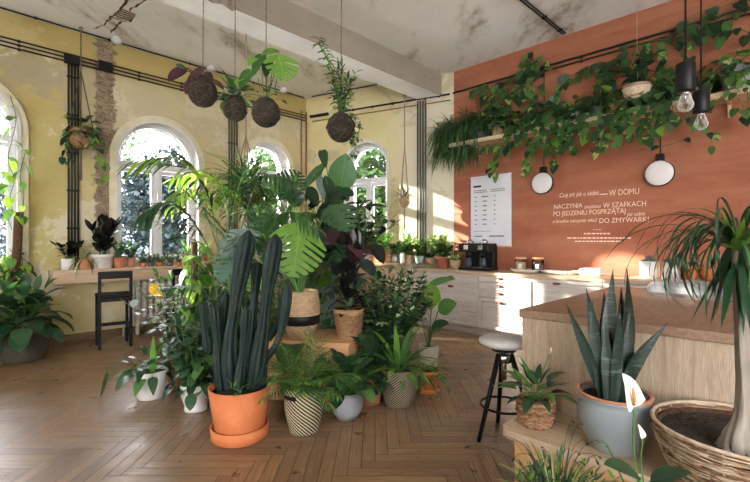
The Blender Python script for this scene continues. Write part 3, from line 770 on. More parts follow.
a = W(563, 37, 5.7); b_ = W(523, 0, 4.93); a.z = b_.z = CEIL-.02; d_ = (b_-a).normalized(); sd_ = V((-d_.y, d_.x, 0))
for k in (0, 1):
    pipe([a+sd_*.035*k, a+d_*3+sd_*.035*k], .010, 'black_iron', ('left', 'right')[1-k]+' one of two black conduits crossing the ceiling to the orange wall', 'pair of ceiling conduits near the orange wall', [a+sd_*.035*k+d_*q for q in (.15, .6)], .03)
# junction boxes
for w, x, z, lb in ((WL, WL.px(105, 67, .03)[0], zc, 'black junction box on the conduits over the bare plaster strip'), (WL, WL.px(71.5, 60, .03)[0], zc-.02, 'black junction box where the pillar conduits meet the wall run')):
    m = MB(); m.box((0, 0, 0), (.17, .06, .13), 'black_plastic', .008); o = m.build('junction_box', None, w.p(x, z, .055)); o.rotation_euler = (0, 0, w.rz); tag(o, lb, 'junction box')
# small round ceiling fittings
for u, v, lb in ((116.5, 42, 'small white round ceiling fitting above the bare plaster strip'), (211, 67, 'small white round ceiling fitting behind the burgundy hanging plant'), (283, 93, 'small white round ceiling fitting behind the hanging monstera')):
    x, z = WL.px(u, v, .18); p = WL.p(x, CEIL-.045, .2); m = MB(); m.lathe([(0, -.045), (.05, -.035), (.072, 0), (.05, .035), (.05, .045)], 'disc_white', seg=20); tag(m.build('ceiling_fitting', None, p), lb, 'ceiling fitting')
# exposed laths in the damaged ceiling
cz = lambda u, v: (lambda Y: V(((u-375)/F*Y, Y, CEIL-.004)))((CEIL-CAMZ)*F/(VH-v))
t = thing('exposed_lath_patch', 'broken ceiling plaster showing wooden laths above the bare wall strip', 'ceiling damage', cz(125, 15)); o = V(t.location)
m = MB(); P = [cz(*q)-o for q in ((110, 17), (117, 13), (121, 8), (128, 11), (136, 14), (131, 22), (126, 20), (120, 19))]; m.poly(P, 'coco_fibre'); m.build('hole_shade', t)  # flat dark sheet paints the shaded depth of the broken plaster
m = MB()
for k in range(6):
    f = k/5; m.tube([(cz(111.5+9.5*f, 17-8*f)-o)+V((0, 0, -.008)), (cz(127+8.5*f, 21-6.5*f)-o)+V((0, 0, -.008))], .006, 'cane_pale', 4)
m.build('laths', t, None)
for pts, lb in ((((110, 33), (116, 27), (121, 22), (126, 20)), 'ragged crack in the ceiling plaster leading from the laths to the wall'), (((95, 28), (104, 24), (110, 18), (118, 11), (124, 4), (128, -4)), 'long crack in the ceiling plaster left of the laths'), (((128, 11), (135, 6), (143, 2), (150, -4)), 'ceiling crack running on from the laths towards the camera')):
    m = MB(); r = random.Random(len(lb)); Pn = []
    for (u, v), (u2, v2) in zip(pts, pts[1:]):
        for k in range(4): f = k/4; Pn.append((u+(u2-u)*f+r.uniform(-1, 1), v+(v2-v)*f+r.uniform(-1, 1)))
    for (u, v), (u2, v2) in zip(Pn, Pn[1:]):
        wd = r.uniform(.6, 2.2); m.poly([cz(u-wd, v), cz(u2-wd, v2), cz(u2+wd*.6, v2+.3), cz(u+wd*.6, v+.3)], 'coco_fibre')
    tag(m.build('ceiling_crack'), lb, 'crack')

# ------------------------------------------------------------------ furniture along the walls
def wt(name, label, cat, w, x, z, off=0, group=None): return thing(name, label, cat, w.p(x, z, off), w.rz, group)
# window bar (left)
xb0 = WL.px(53, 270, .33)[0]; xb1 = -1.0; BARZ = .965; bl = xb1-xb0
t = wt('window_bar', 'long pale pine bar counter fixed under the arched windows', 'counter', WL, xb0, 0)
m = MB(); m.box((bl/2, -.17, BARZ-.016), (bl, .34, .032), 'pine_counter', .005); m.build('worktop', t)
m = MB(); m.box((bl/2, -.31, BARZ-.032-.07), (bl, .022, .14), 'pine_counter', .003); m.box((.011, -.16, BARZ-.10), (.022, .30, .14), 'pine_counter', .003); m.build('apron', t)
for k in range(4):
    m = MB(); m.box((.4+k*.75, -.14, BARZ-.055), (.04, .26, .03), 'black_paint', .004); m.box((.4+k*.75, -.015, BARZ-.11), (.04, .03, .14), 'black_paint', .004); m.build('bracket', t)
# radiators
for x0, lb in ((-3.15, 'white ribbed radiator under the window bar behind the left stool chair'), (-1.75, 'white ribbed radiator farther along under the window bar')):
    t = wt('radiator', lb, 'radiator', WL, x0, .22, .15)
    for k in range(14 if x0 < -2 else 8):
        m = MB(); m.box((k*.085, 0, .27), (.055, .11, .54), 'radiator_white', .018)
        m.build('rib', t)
    m = MB()
    for z in (.05, .49): m.tube([(-.03, 0, z), ((14 if x0 < -2 else 8)*.085-.05, 0, z)], .022, 'radiator_white', 8)
    m.tube([(-.03, 0, .05), (-.09, 0, .05), (-.09, 0, -.22)], .012, 'radiator_white', 8)
    m.build('rail', t)
    for k in (1, 6): m = MB(); m.box((k*.085, 0, -.11), (.04, .06, .22), 'radiator_white', .006); m.build('leg', t)

def bar_chair(loc, rz, label):
    t = thing('bar_chair', label, 'chair', loc, rz); w, d, sh, bh = .36, .36, .67, .955
    m = MB(); m.box((0, 0, sh-.02), (w+.02, d, .04), 'black_paint', .01); m.build('seat', t)
    for x in (-1, 1):
        m = MB(); m.box((x*w*.5*.93, -d/2+.02, bh/2), (.034, .036, bh), 'black_paint', .005); m.build('leg', t)
        m = MB(); m.box((x*w*.5*.93, d/2-.02, sh/2-.02), (.034, .036, sh-.04), 'black_paint', .005); m.build('leg', t)
        m = MB(); m.box((x*w*.465, 0, .22), (.022, d-.05, .03), 'black_paint', .004); m.build('stretcher', t)
    m = MB(); m.box((0, -d/2+.015, bh-.045), (w-.0, .022, .09), 'black_paint', .008); m.build('backrest', t)
    for y, z in ((d/2-.02, .26), (-d/2+.02, .30)): m = MB(); m.box((0, y, z), (w-.05, .02, .03), 'black_paint', .004); m.build('stretcher', t)
    for y in (-1, 1): m = MB(); m.box((0, y*(d/2-.02), sh-.065), (w-.05, .02, .05), 'black_paint', .004); m.build('apron', t)
bar_chair((-3.33, 5.42, 0), radians(38), 'black wooden bar chair at the window bar, fully in view on the left')
bar_chair((-2.70, 5.98, 0), radians(40), 'black wooden bar chair at the window bar, half hidden by the plants')

# counter with pots along the cream wall
MCZ = .965; xm0 = WM.px(300, 262, .45)[0]; xm1 = -.645
t = wt('plant_counter', 'pale wooden counter along the cream wall carrying small pots', 'counter', WM, 0, 0)
m = MB(); m.box(((xm0+xm1)/2, -.225, MCZ-.02), (xm1-xm0, .45, .04), 'pine_counter', .005); m.build('worktop', t)
for x in (xm1-.02, xm0+.02): m = MB(); m.box((x, -.22, (MCZ-.04)/2), (.036, .42, MCZ-.04), 'whitewash_z', .003); m.build('side_panel', t)
m = MB(); m.box(((xm0+xm1)/2, -.03, .70), (xm1-xm0-.1, .02, .16), 'plywood_pale', .003); m.build('rail', t)

# white-washed cabinets along the orange wall
TOPZ = .90; FO = .60
def qx(u, off=FO+.02): return WR.px(u, 275, off)[0]
q0 = -.455; q1 = 5.2
t = wt('worktop', 'long pale wooden worktop over the white-washed cabinets', 'worktop', WR, 0, 0)
m = MB(); P = [(q0, -.64), (q1, -.64), (q1, -.004), (.01, -.004), (q0, -.152)]
n_ = len(P); vs = [(x, y, TOPZ-.038) for x, y in P]+[(x, y, TOPZ) for x, y in P]
m.add(vs, [tuple(range(n_))[::-1], tuple(range(n_, 2*n_))]+[(i, (i+1) % n_, (i+1) % n_+n_, i+n_) for i in range(n_)], 'pine_counter'); m.build('board', t)
def front(mb, x0, x1, z0, z1, y, frame=.045, mat='whitewash_x', matv='whitewash_z'):
    g = .004
    x0 += g; x1 -= g; z0 += g; z1 -= g
    if z1-z0 < .16: mb.box(((x0+x1)/2, y, (z0+z1)/2), (x1-x0, .018, z1-z0), mat, .003); return
    mb.box(((x0+x1)/2, y+.008, (z0+z1)/2), (x1-x0-.02, .004, z1-z0-.02), mat)
    for z in (z0+frame/2, z1-frame/2): mb.box(((x0+x1)/2, y, z), (x1-x0, .028, frame), mat, .003)
    for x in (x0+frame/2, x1-frame/2): mb.box((x, y, (z0+z1)/2), (frame, .028, z1-z0-2*frame), matv, .003)
def cup_pull(par, x, z, y):
    m = MB(); m.tube([(x-.035, y-.014, z), (x+.035, y-.014, z)], .011, 'copper', 8); m.box((x, y-.004, z+.008), (.095, .006, .022), 'copper', .002); m.build('handle', par)
def cabinet(u0, u1, fronts, label, back=.0, x0=None, x1=None):
    a = qx(u0) if x0 is None else x0; b = qx(u1) if x1 is None else x1
    t = wt('cabinet', label, 'cabinet', WR, a, 0); L = b-a
    m = MB()
    m.box((L/2, -(FO+back)/2, .10+(TOPZ-.038-.10)/2-.001), (L-.004, FO-back, TOPZ-.138), 'whitewash_z', .002); m.box((L/2, -(FO-.05+back)/2, .05), (L-.004, FO-.05-back, .10), 'whitewash_x'); m.build('body', t)
    for (fx0, fx1, z0, z1, kind, hs) in fronts:
        m = MB(); front(m, L*fx0, L*fx1, z0, z1, -FO-.011); d = m.build(kind, t)
        for (hx, hz) in hs: cup_pull(d, L*hx, hz, -FO-.02)
    return t
cabinet(0, 426, [(0, 1, .11, .855, 'panel', [])], 'narrow white-washed end cabinet beside the plant counter', .32, x0=q0+.01)
cabinet(426, 478, [(0, 1, .73, .855, 'drawer', [(.5, .80)]), (0, 1, .44, .73, 'drawer', [(.5, .66)]), (0, 1, .11, .44, 'drawer', [])], 'wide white-washed drawer cabinet under the coffee machine')
cabinet(478, 527, [(0, 1, .765, .855, 'drawer', [(.47, .815)]), (0, 1, .66, .765, 'drawer', [(.47, .715)]), (0, 1, .55, .66, 'drawer', [(.47, .61)]), (0, 1, .11, .55, 'drawer', [(.47, .49)])], 'white-washed cabinet with four copper-handled drawers beside the island')
cabinet(527, 603, [(0, 1, .11, .855, 'door', [(.42, .80)])], 'white-washed cabinet with one big framed door behind the island')
cabinet(603, 690, [(0, 1, .11, .855, 'door', [(.42, .80)])], 'white-washed cabinet at the right end behind the island')
cabinet(690, 760, [(0, 1, .11, .855, 'door', [(.42, .80)])], 'white-washed cabinet hidden mostly behind the drooping plant')

# island with bench
IR = thing('kitchen_island', 'pale ash kitchen island with a reddish butcher-block top', 'kitchen island', (.90, 2.66, 0), atan2(-.702, .712))
IL, ID = 2.3, 1.95
m = MB(); m.box((IL/2+.0, ID/2, TOPZ-.025), (IL, ID, .05), 'butcher_block', .004); m.build('worktop', IR)
m = MB(); m.box((IL/2, .025, .425), (IL-.03, .02, .85), 'ash_panel', .002); m.box((IL/2, .034, .02), (IL-.03, .01, .04), 'ash_panel'); m.build('front_panel', IR)
m = MB(); m.box((.025, ID/2+.01, .425), (.02, ID-.05, .85), 'ash_panel', .002); m.build('side_panel', IR)
m = MB(); m.box((IL-.025, ID/2+.01, .425), (.02, ID-.05, .85), 'ash_panel', .002); m.build('side_panel', IR)
m = MB(); m.box((IL/2, ID-.03, .425), (IL-.08, .02, .85), 'ash_panel', .002); m.build('back_panel', IR)
BZ = .32
BN = thing('bench_shelf', 'low pale wooden bench with a rounded corner along the island front', 'bench', (.90, 2.66, 0), atan2(-.702, .712))
m = MB(); x0, x1, y0, y1, r = .09, 2.2, -.42, .012, .06
P = [(x0+r-r*sin(a), y0+r-r*cos(a)) for a in [i*pi/12 for i in range(7)]]+[(x0, y1), (x1, y1), (x1, y0)]
n_ = len(P); vs = [(x, y, BZ-.045) for x, y in P]+[(x, y, BZ) for x, y in P]
m.add(vs, [tuple(range(n_)), tuple(range(2*n_-1, n_-1, -1))]+[(i, (i+1) % n_, (i+1) % n_+n_, i+n_) for i in range(n_)], 'pine_counter'); m.build('seat', BN)
m = MB(); m.box((1.16, -.37, (BZ-.045)/2), (2.0, .022, BZ-.045), 'plywood', .002); m.build('front_board', BN)
m = MB(); m.box((.17, -.18, (BZ-.045)/2), (.022, .36, BZ-.045), 'plywood', .002); m.build('end_board', BN)
def isl(x, y, z): 
    d = V((.712, -.702, 0)); n = V((.702, .712, 0)); return V((.90, 2.66, z))+d*x+n*y

# bar stool
t = thing('bar_stool', 'black metal bar stool with a pale round seat beside the island', 'stool', (.88, 2.90, 0))
m = MB(); m.lathe([(0, .615), (.145, .615), (.165, .63), (.168, .65), (.15, .665), (0, .668)], 'seat_grey', seg=28); m.build('seat', t)
m = MB(); m.lathe([(0, .58), (.08, .58), (.08, .615), (0, .615)], 'black_iron', seg=20); m.lathe([(0, .38), (.018, .38), (.018, .58), (0, .58)], 'chrome', seg=14)
m.lathe([(.02, .50), (.045, .50), (.045, .56), (.02, .56)], 'chrome', seg=16); m.build('screw_post', t)
for k, a in enumerate((205, 85, -8)):
    a = radians(a); m = MB(); m.tube([(cos(a)*.045, sin(a)*.045, .56), (cos(a)*.215, sin(a)*.215, .0)], [.019, .014], 'black_paint', 10); m.build('leg', t)
m = MB(); m.tube([(cos(2*pi*i/28)*.155, sin(2*pi*i/28)*.155, .21) for i in range(28)], .008, 'black_paint', 6, closed=True); m.build('foot_ring', t)

# plywood boxes in the middle
m = MB(); t = thing('plywood_box', 'low plain plywood box carrying the woven monstera basket', 'box', (-.54, 3.74, 0), radians(-14))
m.box((0, 0, .245), (.80, .50, .49), 'plywood', .004); m.build('body', t); m = MB(); m.box((0, 0, .499), (.82, .52, .018), 'plywood', .003); m.build('lid', t)
t = thing('wooden_cabinet', 'tall pale wooden cabinet in the middle with dark pots on top', 'cabinet', (-.40, 5.22, 0), radians(-14))
m = MB(); m.box((0, 0, .49), (.74, .40, .98), 'plywood_pale', .004); m.build('body', t)
m = MB(); m.box((0, 0, .995), (.78, .44, .03), 'plywood', .004); m.build('top', t)
m = MB(); m.box((-.19, -.205, .5), (.36, .012, .90), 'celadon', .003); m.build('door', t)
m = MB(); m.box((.19, -.205, .5), (.36, .012, .90), 'plywood_pale', .003); m.build('door', t)

# ------------------------------------------------------------------ things on the orange wall
SZ = 2.875; x0, x1 = .1, 6.2
t = wt('wall_shelf', 'long pale wooden shelf high on the orange wall full of vines', 'shelf', WR, 0, 0)
m = MB(); m.box(((x0+x1)/2, -.15, SZ-.03), (x1-x0, .29, .06), 'shelf_wood', .006); m.build('board', t)
for k in range(6): m = MB(); x = .5+k*1.0; m.box((x, -.13, SZ-.075), (.03, .25, .03), 'shelf_wood', .003); m.box((x, -.015, SZ-.14), (.03, .03, .16), 'shelf_wood', .003); m.build('bracket', t)
# poster
a, b = WR.px(471, 200, .01)[0], WR.px(511.5, 200, .01)[0]; z0, z1 = 1.245, 2.345; w_ = b-a; h_ = z1-z0
t = wt('poster', 'tall white printed menu poster on the orange wall', 'poster', WR, a, z0, .012)
m = MB(); m.box((w_/2, 0, h_/2), (w_, .008, h_), 'poster_paper', .001); m.build('sheet', t)
m = MB(); m.box((w_/2, -.004, .008), (w_+.02, .018, .02), 'plywood', .003); m.build('hanging_bar', t); m = MB(); m.box((w_/2, -.004, h_-.006), (w_+.02, .018, .02), 'frame_white', .003); m.build('hanging_bar', t)
m = MB(); m.box((w_*.17, -.006, h_*.86), (w_*.2, .004, .028), 'black_plastic')
for zz in (.80, .775): 
    m.box((w_*.24, -.006, h_*zz), (w_*.34, .003, .010), 'print_grey'); m.box((w_*.68, -.006, h_*zz), (w_*.34, .003, .010), 'print_grey')
for k in range(7):
    z = h_*(.71-.065*k); m.box((w_*.13, -.006, z), (w_*.05, .003, .014), 'print_grey'); m.box((w_*(.36), -.006, z), (w_*(.10 if k else .16), .003, .016), 'print_grey'); m.box((w_*.61, -.006, z), (w_*.03, .003, .014), 'black_plastic')
m.box((w_*.30, -.006, h_*.22), (w_*.42, .003, .006), 'print_grey'); m.box((w_*.2, -.006, h_*.15), (w_*.2, .003, .016), 'print_grey'); m.box((w_*.65, -.006, h_*.15), (w_*.36, .003, .02), 'print_grey')
m.build('lettering', t)
# painted lettering
def fit_text(body, u0, u1, v, parent, size=None, off=.006, shear=0):
    (xa, za), (xb, zb_) = WR.px(u0, v, off), WR.px(u1, v, off)
    c = bpy.data.curves.new('text_line', 'FONT'); c.body = body; c.extrude = .0015; c.size = .15; c.shear = shear; c.offset = -.0008
    o = bpy.data.objects.new('text_line', c); COL.objects.link(o); c.materials.append(MATS['lettering'])
    bpy.context.view_layer.update(); wd = o.dimensions.x or 1; s = (xb-xa)/wd
    o.parent = parent; o.location = (xa, 0, za-1.0); o.rotation_euler = (pi/2, 0, 0); hs = (size or s*.15)/.15
    o.scale = (s, hs, 1); bpy.context.view_layer.update()
    me = bpy.data.meshes.new_from_object(o.evaluated_get(bpy.context.evaluated_depsgraph_get())); o2 = bpy.data.objects.new('lettering_line', me); COL.objects.link(o2); o2.parent = parent; o2.location = o.location; o2.rotation_euler = o.rotation_euler; o2.scale = o.scale
    bpy.data.objects.remove(o); bpy.data.curves.remove(c); return o2
t = thing('wall_lettering', 'cream lettering painted on the orange wall between the round lamps', 'lettering', WR.p(0, 1.0, .006), WR.rz)
fit_text('Czuj się jak u siebie', 559, 598, 197.5, t, .085, shear=.3); fit_text('W DOMU', 609, 639, 195.8, t, .105)
fit_text('NACZYNIA', 553.5, 582, 209, t, .088); fit_text('znajdziesz', 584, 601, 208.5, t, .07, shear=.3); fit_text('W SZAFKACH', 603, 646, 208, t, .092)
fit_text('PO JEDZENIU POSPRZĄTAJ', 553, 625, 216, t, .088); fit_text('po sobie', 627, 645, 216, t, .07, shear=.3)
fit_text('a brudne naczynia włóż', 552.5, 597, 223, t, .07, shear=.3); fit_text('DO ZMYWARKI', 599, 648, 223, t, .088)
m = MB()
def dash(u0, u1, v, h, seed):
    r = random.Random(seed); u = u0
    while u < u1:
        l = r.uniform(1.5, 4.5); (xa, z), (xb, _) = WR.px(u, v, .006), WR.px(min(u+l, u1), v, .006); m.box(((xa+xb)/2, 0, z-1.0), (xb-xa, .003, h), 'lettering'); u += l+.9
(xa, z), (xb, _) = WR.px(599.5, 194.5, .006), WR.px(607.5, 194.5, .006); m.box(((xa+xb)/2, 0, z-1.0), (xb-xa, .003, .012), 'lettering')
dash(584, 610, 233.6, .016, 1); dash(567, 631, 238, .016, 2); dash(575, 621, 241.3, .016, 3); dash(593, 601, 229.7, .006, 4)
m.build('small_print', t)
# round wall lamps
for u, v, lb in ((541.5, 183, 'round white wall lamp beside the poster'), (659, 173, 'round white wall lamp at the right of the lettering')):
    x, z = WR.px(u, v, .10); t = wt('wall_lamp', lb, 'lamp', WR, x, z, 0); R = .15
    rot = Matrix.Rotation(pi/2, 3, 'X')
    def lat(prof, mat, nm, par):
        k = MB(); k.lathe(prof, mat, seg=40); k.v = [tuple(rot @ V(q)) for q in k.v]; return k.build(nm, par)
    lat([(0, .055), (R*.98, .055), (R, .06), (R, .085), (R*.955, .092)], 'black_paint', 'back_ring', t)
    lat([(R*.96, .085), (R*.9, .096), (R*.5, .104), (0, .107)], 'disc_white', 'diffuser', t)
    k = MB(); k.box((0, -.035, R+.035), (.085, .07, .09), 'black_plastic', .008); k.box((0, -.03, R*.6), (.03, .05, R), 'black_plastic'); k.build('socket', t)
    k = MB(); k.tube([(0, -.02, R+.06), (0, -.012, 3.70-z)], .006, 'black_plastic', 6); k.build('cable', t)
# pendant bulbs
m = NT('bulb_glass'); tg = m.n('ShaderNodeBsdfTransparent'); tg.inputs[0].default_value = (.93, .93, .92, 1); gg = m.n('ShaderNodeBsdfGlossy'); gg.inputs['Roughness'].default_value = .05
lw = m.n('ShaderNodeLayerWeight'); lw.inputs[0].default_value = .45; mx = m.n('ShaderNodeMixShader'); m.l(lw.outputs['Facing'], mx.inputs[0]); m.l(tg.outputs[0], mx.inputs[1])
dd = m.n('ShaderNodeBsdfDiffuse'); dd.inputs[0].default_value = (.85, .84, .82, 1); m2 = m.n('ShaderNodeMixShader'); m2.inputs[0].default_value = .75; m.l(gg.outputs[0], m2.inputs[1]); m.l(dd.outputs[0], m2.inputs[2]); m.l(m2.outputs[0], mx.inputs[2]); m.l(mx.outputs[0], m.o.inputs[0])
for u, v0, v1, vb, wpx, lb in ((685.5, 63, 92, 112, 17, 'black pendant lamp with a clear bulb, the upper left of two'), (701, 91, 113, 130, 14.5, 'black pendant lamp with a clear bulb, the lower right of two')):
    Y = .072*F/wpx; c = W(u, v1, Y); h = (v1-v0)/F*Y; bh = (vb-v1)/F*Y; t = thing('pendant_lamp', lb, 'lamp', c)
    k = MB(); k.lathe([(0, 0), (.033, 0), (.036, .004), (.036, h-.006), (.03, h), (0, h+.003)], 'black_plastic', seg=24); k.lathe([(0, h), (.010, h), (.008, h+.02), (0, h+.02)], 'black_plastic', seg=12); k.build('socket', t)
    k = MB(); k.tube([(0, 0, h+.01), (0, 0, CEIL-c.z-.01)], .0045, 'black_plastic', 6); k.lathe([(0, CEIL-c.z-.03), (.05, CEIL-c.z-.03), (.05, CEIL-c.z), (0, CEIL-c.z)], 'black_plastic', seg=16); k.build('cable', t)
    k = MB(); R = bh*.36; k.lathe([(.014, 0), (.016, -.01), (R*.75, -bh*.38), (R, -bh*.62), (R*.9, -bh*.8), (R*.5, -bh*.96), (0, -bh)], 'bulb_glass', seg=24); k.build('bulb', t)
    k = MB(); k.tube([(-.012, 0, -bh*.55), (-.008, 0, -bh*.75), (0, 0, -bh*.55), (.008, 0, -bh*.75), (.012, 0, -bh*.55)], .0012, 'copper', 4); k.tube([(0, 0, 0), (0, 0, -bh*.5)], .003, 'chrome', 5); k.lathe([(0, .0), (.015, .0), (.014, -.012), (0, -.012)], 'chrome', seg=14); k.build('filament', t)

# ------------------------------------------------------------------ things on the worktop and island
def wr(u, z=TOPZ, off=.25):            # on the worktop, at that picture column
    x = WR.px(u, 260, off)[0]; return WR.p(x, z, off)
# coffee machine
t = thing('coffee_machine', 'black double coffee machine on the worktop below the poster', 'coffee machine', wr(478, off=.30), WR.rz); q = .50
m = MB(); m.box((0, 0, .022), (q, .30, .044), 'black_plastic', .008); m.box((0, .09, .20), (q-.02, .12, .32), 'black_plastic', .008); m.build('body', t)
m = MB(); m.box((0, -.01, .335), (q-.01, .28, .13), 'black_plastic', .012); m.build('head', t)
m = MB(); m.box((-.03, -.10, .048), (q*.75, .09, .012), 'chrome', .003); m.build('drip_tray', t)
for x in (-.12, .12):
    m = MB(); m.lathe([(0, .405), (.055, .405), (.06, .42), (.03, .46), (0, .465)], 'chrome', (x, -.02, 0), 18); m.box((x, -.152, .34), (.075, .006, .07), 'chrome', .003); m.build('reservoir_lid', t)
    m = MB(); m.lathe([(0, .055), (.052, .055), (.06, .10), (.045, .17), (.05, .185), (.045, .185), (.0, .06)], 'dark_glass', (x, -.07, 0), 18); m.build('carafe', t)
    m = MB(); m.tube([(x, -.13, .07), (x, -.165, .09), (x, -.165, .15), (x, -.12, .17)], .007, 'black_plastic', 6); m.lathe([(0, .2), (.03, .2), (.04, .27), (0, .27)], 'black_plastic', (x, -.07, 0), 14); m.build('handle', t)
def jar(p, fill, lb):
    t = thing('storage_jar', lb, 'jar', p, WR.rz); m = MB(); m.box((0, 0, .006), (.13, .13, .012), 'jar_glass', .005)
    m.lathe([(.0, .004), (.072, .004), (.078, .02), (.078, .15), (.066, .17), (.066, .18)], 'jar_glass', seg=24); m.v = m.v[24:] if False else m.v; m.build('glass', t)
    m = MB(); m.lathe([(0, .010), (.070, .010), (.072, .02), (.072, .125), (.05, .135), (0, .13)], fill, seg=20); m.build('contents', t)
    m = MB(); m.lathe([(0, .175), (.072, .175), (.074, .19), (.072, .20), (0, .203)], 'plywood', seg=20); m.build('lid', t)
    m = MB(); m.box((.02, -.078, .08), (.05, .006, .065), 'label_paper', .001); m.build('label', t)
def dish(p, L, D, lb, sc=22):
    t = thing('serving_dish', lb, 'dish', p, WR.rz); m = MB(); n = sc*4; vs = []; fs = []
    for (s, z, amp) in ((.0, .004, 0), (.72, .004, 0), (.80, .012, .01), (1.0, .045, .055), (.97, .048, .055), (.78, .016, .01), (.0, .010, 0)):
        for k in range(n):
            a = 2*pi*k/n; e = abs(cos(a))**.6*(1 if cos(a) > 0 else -1), abs(sin(a))**.6*(1 if sin(a) > 0 else -1); g = s*(1+amp*sin(a*sc))
            vs.append((e[0]*L/2*g, e[1]*D/2*g, z))
    for i in range(6):
        for k in range(n): fs.append((i*n+k, i*n+(k+1) % n, (i+1)*n+(k+1) % n, (i+1)*n+k))
    m.add(vs, fs, 'white_ceramic', smooth=True); m.build('bowl', t)
dish(wr(527, off=.30), .42, .26, 'scalloped white dish holding the two jars')
jar(wr(521, TOPZ+.012, .33), 'oats', 'glass jar of pale grains with a label, left of two')
jar(wr(538, TOPZ+.012, .30), 'coffee_beans', 'glass jar of dark coffee beans with a label, right of two')
dish(wr(561, off=.28), .52, .26, 'long scalloped white dish right of the jars', 28)
m = MB(); m.box((0, 0, .05), (.26, .20, .09), 'white_ceramic', .02); o = m.build('dish_lid_box', None, wr(592, TOPZ, .28)); o.rotation_euler = (0, 0, WR.rz); tag(o, 'plain white rectangular butter dish on the worktop', 'dish')
# socket strip / grey basin on the island's far edge
t = thing('grey_basin', 'long grey rounded basin on the far edge of the island top', 'basin', isl(1.02, 1.53, TOPZ), IR.rotation_euler.z)
m = MB(); m.box((0, 0, .05), (1.25, .34, .10), 'grey_ceramic', .03); m.build('body', t); m = MB(); m.box((0, 0, .104), (1.19, .28, .012), 'grey_ceramic', .005); m.build('rim', t)

# ------------------------------------------------------------------ floor plants
def pp(u, v, z=0): return onz(u, v, z)
def fplant(name, label, loc, group=None, rz=0): return thing(name, label, 'plant', loc, rz, group)

# big cactus in terracotta
L0 = onz(240, 436); t = fplant('potted_cactus', 'tall columnar cactus in a big orange terracotta pot with saucer', L0); o = L0
sz = pot(t, 'taper', .205, .335, 'terracotta', .012, rb=.155)
m = MB(); m.lathe([(0, 0), (.175, 0), (.187, .01), (.192, .085), (.182, .088), (.176, .02), (0, .012)], 'terracotta', seg=36); m.build('saucer', t)
def cactus_col(pts, r, par, ribs=5):
    P = smooth_path(pts, 7); m = MB(); n = len(P); vs = []; fs = []; sg = ribs*6; prev = V((1, 0, 0))
    for i, p in enumerate(P):
        tg = (P[min(i+1, n-1)]-P[max(i-1, 0)]).normalized(); a = (prev-tg*prev.dot(tg)).normalized(); prev = a; b = tg.cross(a); t_ = i/(n-1)
        rr = r*(.82+.18*sin(t_*9))*(1 if t_ < .93 else sqrt(max(.02, 1-((t_-.93)/.07)**2)))
        for k in range(sg):
            an = 2*pi*k/sg; f = .78+.50*abs(cos(an*ribs/2))**.8; vs.append(p+(a*cos(an)+b*sin(an))*rr*f*.85)
    for i in range(n-1):
        for k in range(sg): fs.append((i*sg+k, i*sg+(k+1) % sg, (i+1)*sg+(k+1) % sg, (i+1)*sg+k))
    fs.append(tuple((n-1)*sg+k for k in range(sg))); m.add(vs, fs, 'cactus_skin', smooth=True); m.build('cactus_stem', par)
m = NT('cactus_skin'); tc = m.n('ShaderNodeTexCoord'); nz = m.noise(m.mapv(tc.outputs['Object'], (1, 1, .3)), 12, 5)
c = m.ramp(nz, [(.3, '#0f1b18'), (.55, '#1a2a25'), (.8, '#35493f')]); c = m.mix(m.ramp(m.noise(tc.outputs['Object'], 4, 3), [(.6, .0), (.72, .6)]), c, '#5a5344'); m.color(c); m.rough(.6); m.b.inputs['Specular IOR Level'].default_value = .25
for pts, r, dy in ((((232, 388), (230, 345), (238, 290), (249, 230)), .058, .02), (((253, 388), (262, 335), (268, 285), (276, 234)), .054, .0), (((221, 390), (217, 340), (213, 302)), .038, .05),
                   (((227, 384), (224, 335), (226, 292)), .036, .13), (((246, 383), (251, 335), (256, 280), (258, 262)), .042, .12), (((238, 392), (243, 350), (247, 306)), .034, -.06), (((262, 386), (263, 362), (276, 345), (284, 318), (288, 284)), .034, .03),
                   (((208, 352), (205, 330), (203, 300)), .028, .05), (((268, 340), (280, 318), (283, 296)), .026, .09)):
    cactus_col([W(u, v, 2.86+dy)-o for u, v in pts], r, t)
Pn = Plant(5)   # a small side shoot with narrow leaves at the rim
Pn.stems(sz, 3, (.1, .2), .2, .12, 7, (.05, .08), .18, 'leaf_mid', 'stem_green', 'lance', c=(.06, -.02)); Pn.done(t)

# white pot, small drooping plant
L0 = onz(151, 397); t = fplant('potted_peace_lily', 'drooping dark-leaved plant in a plain white pot nearest the window bar', L0); sz = pot(t, 'taper', .137, .235, 'white_ceramic', rb=.10)
P = Plant(11); P.rosette(sz, 24, (18, 80), (.08, .2), (.12, .2), .22, ['leaf_dark', 'leaf_mid', 'leaf_dark'], droop=1.5, shape='lance', pdroop=.5)
P.at((-.05, 0, sz+.02), (-.36, -.05, sz-.06), .03, 'leaf_mid', 'lance', 1.0); P.at((-.36, -.02, sz+.02), (-.40, -.05, sz-.20), .03, 'leaf_mid', 'lance', .2, hint=V((1, 0, .2)), stem=[(-.1, 0, sz), (-.28, 0, sz+.03)], rad=.003)
P.at((.02, 0, sz), (.02, 0, sz+.32), .03, 'leaf_bright', 'lance', .2, hint=V((0, -1, .1))); P.done(t)
# second white pot
L0 = onz(196, 409); t = fplant('potted_philodendron', 'bushy dark plant with hanging pointed leaves in a cream white pot beside the cactus', L0); sz = pot(t, 'foot', .118, .21, 'white_ceramic', rb=.082)
P = Plant(12); P.stems(sz, 12, (.25, .55), .22, .04, 11, (.10, .16), .27, ['leaf_dark', 'leaf_mid', 'leaf_deep', 'leaf_dark'], 'stem_green', 'oval', 1.4, .05, .005, el=0); P.rosette(sz, 12, (15, 50), (.08, .16), (.10, .15), .3, 'leaf_dark', droop=1.9); P.done(t)
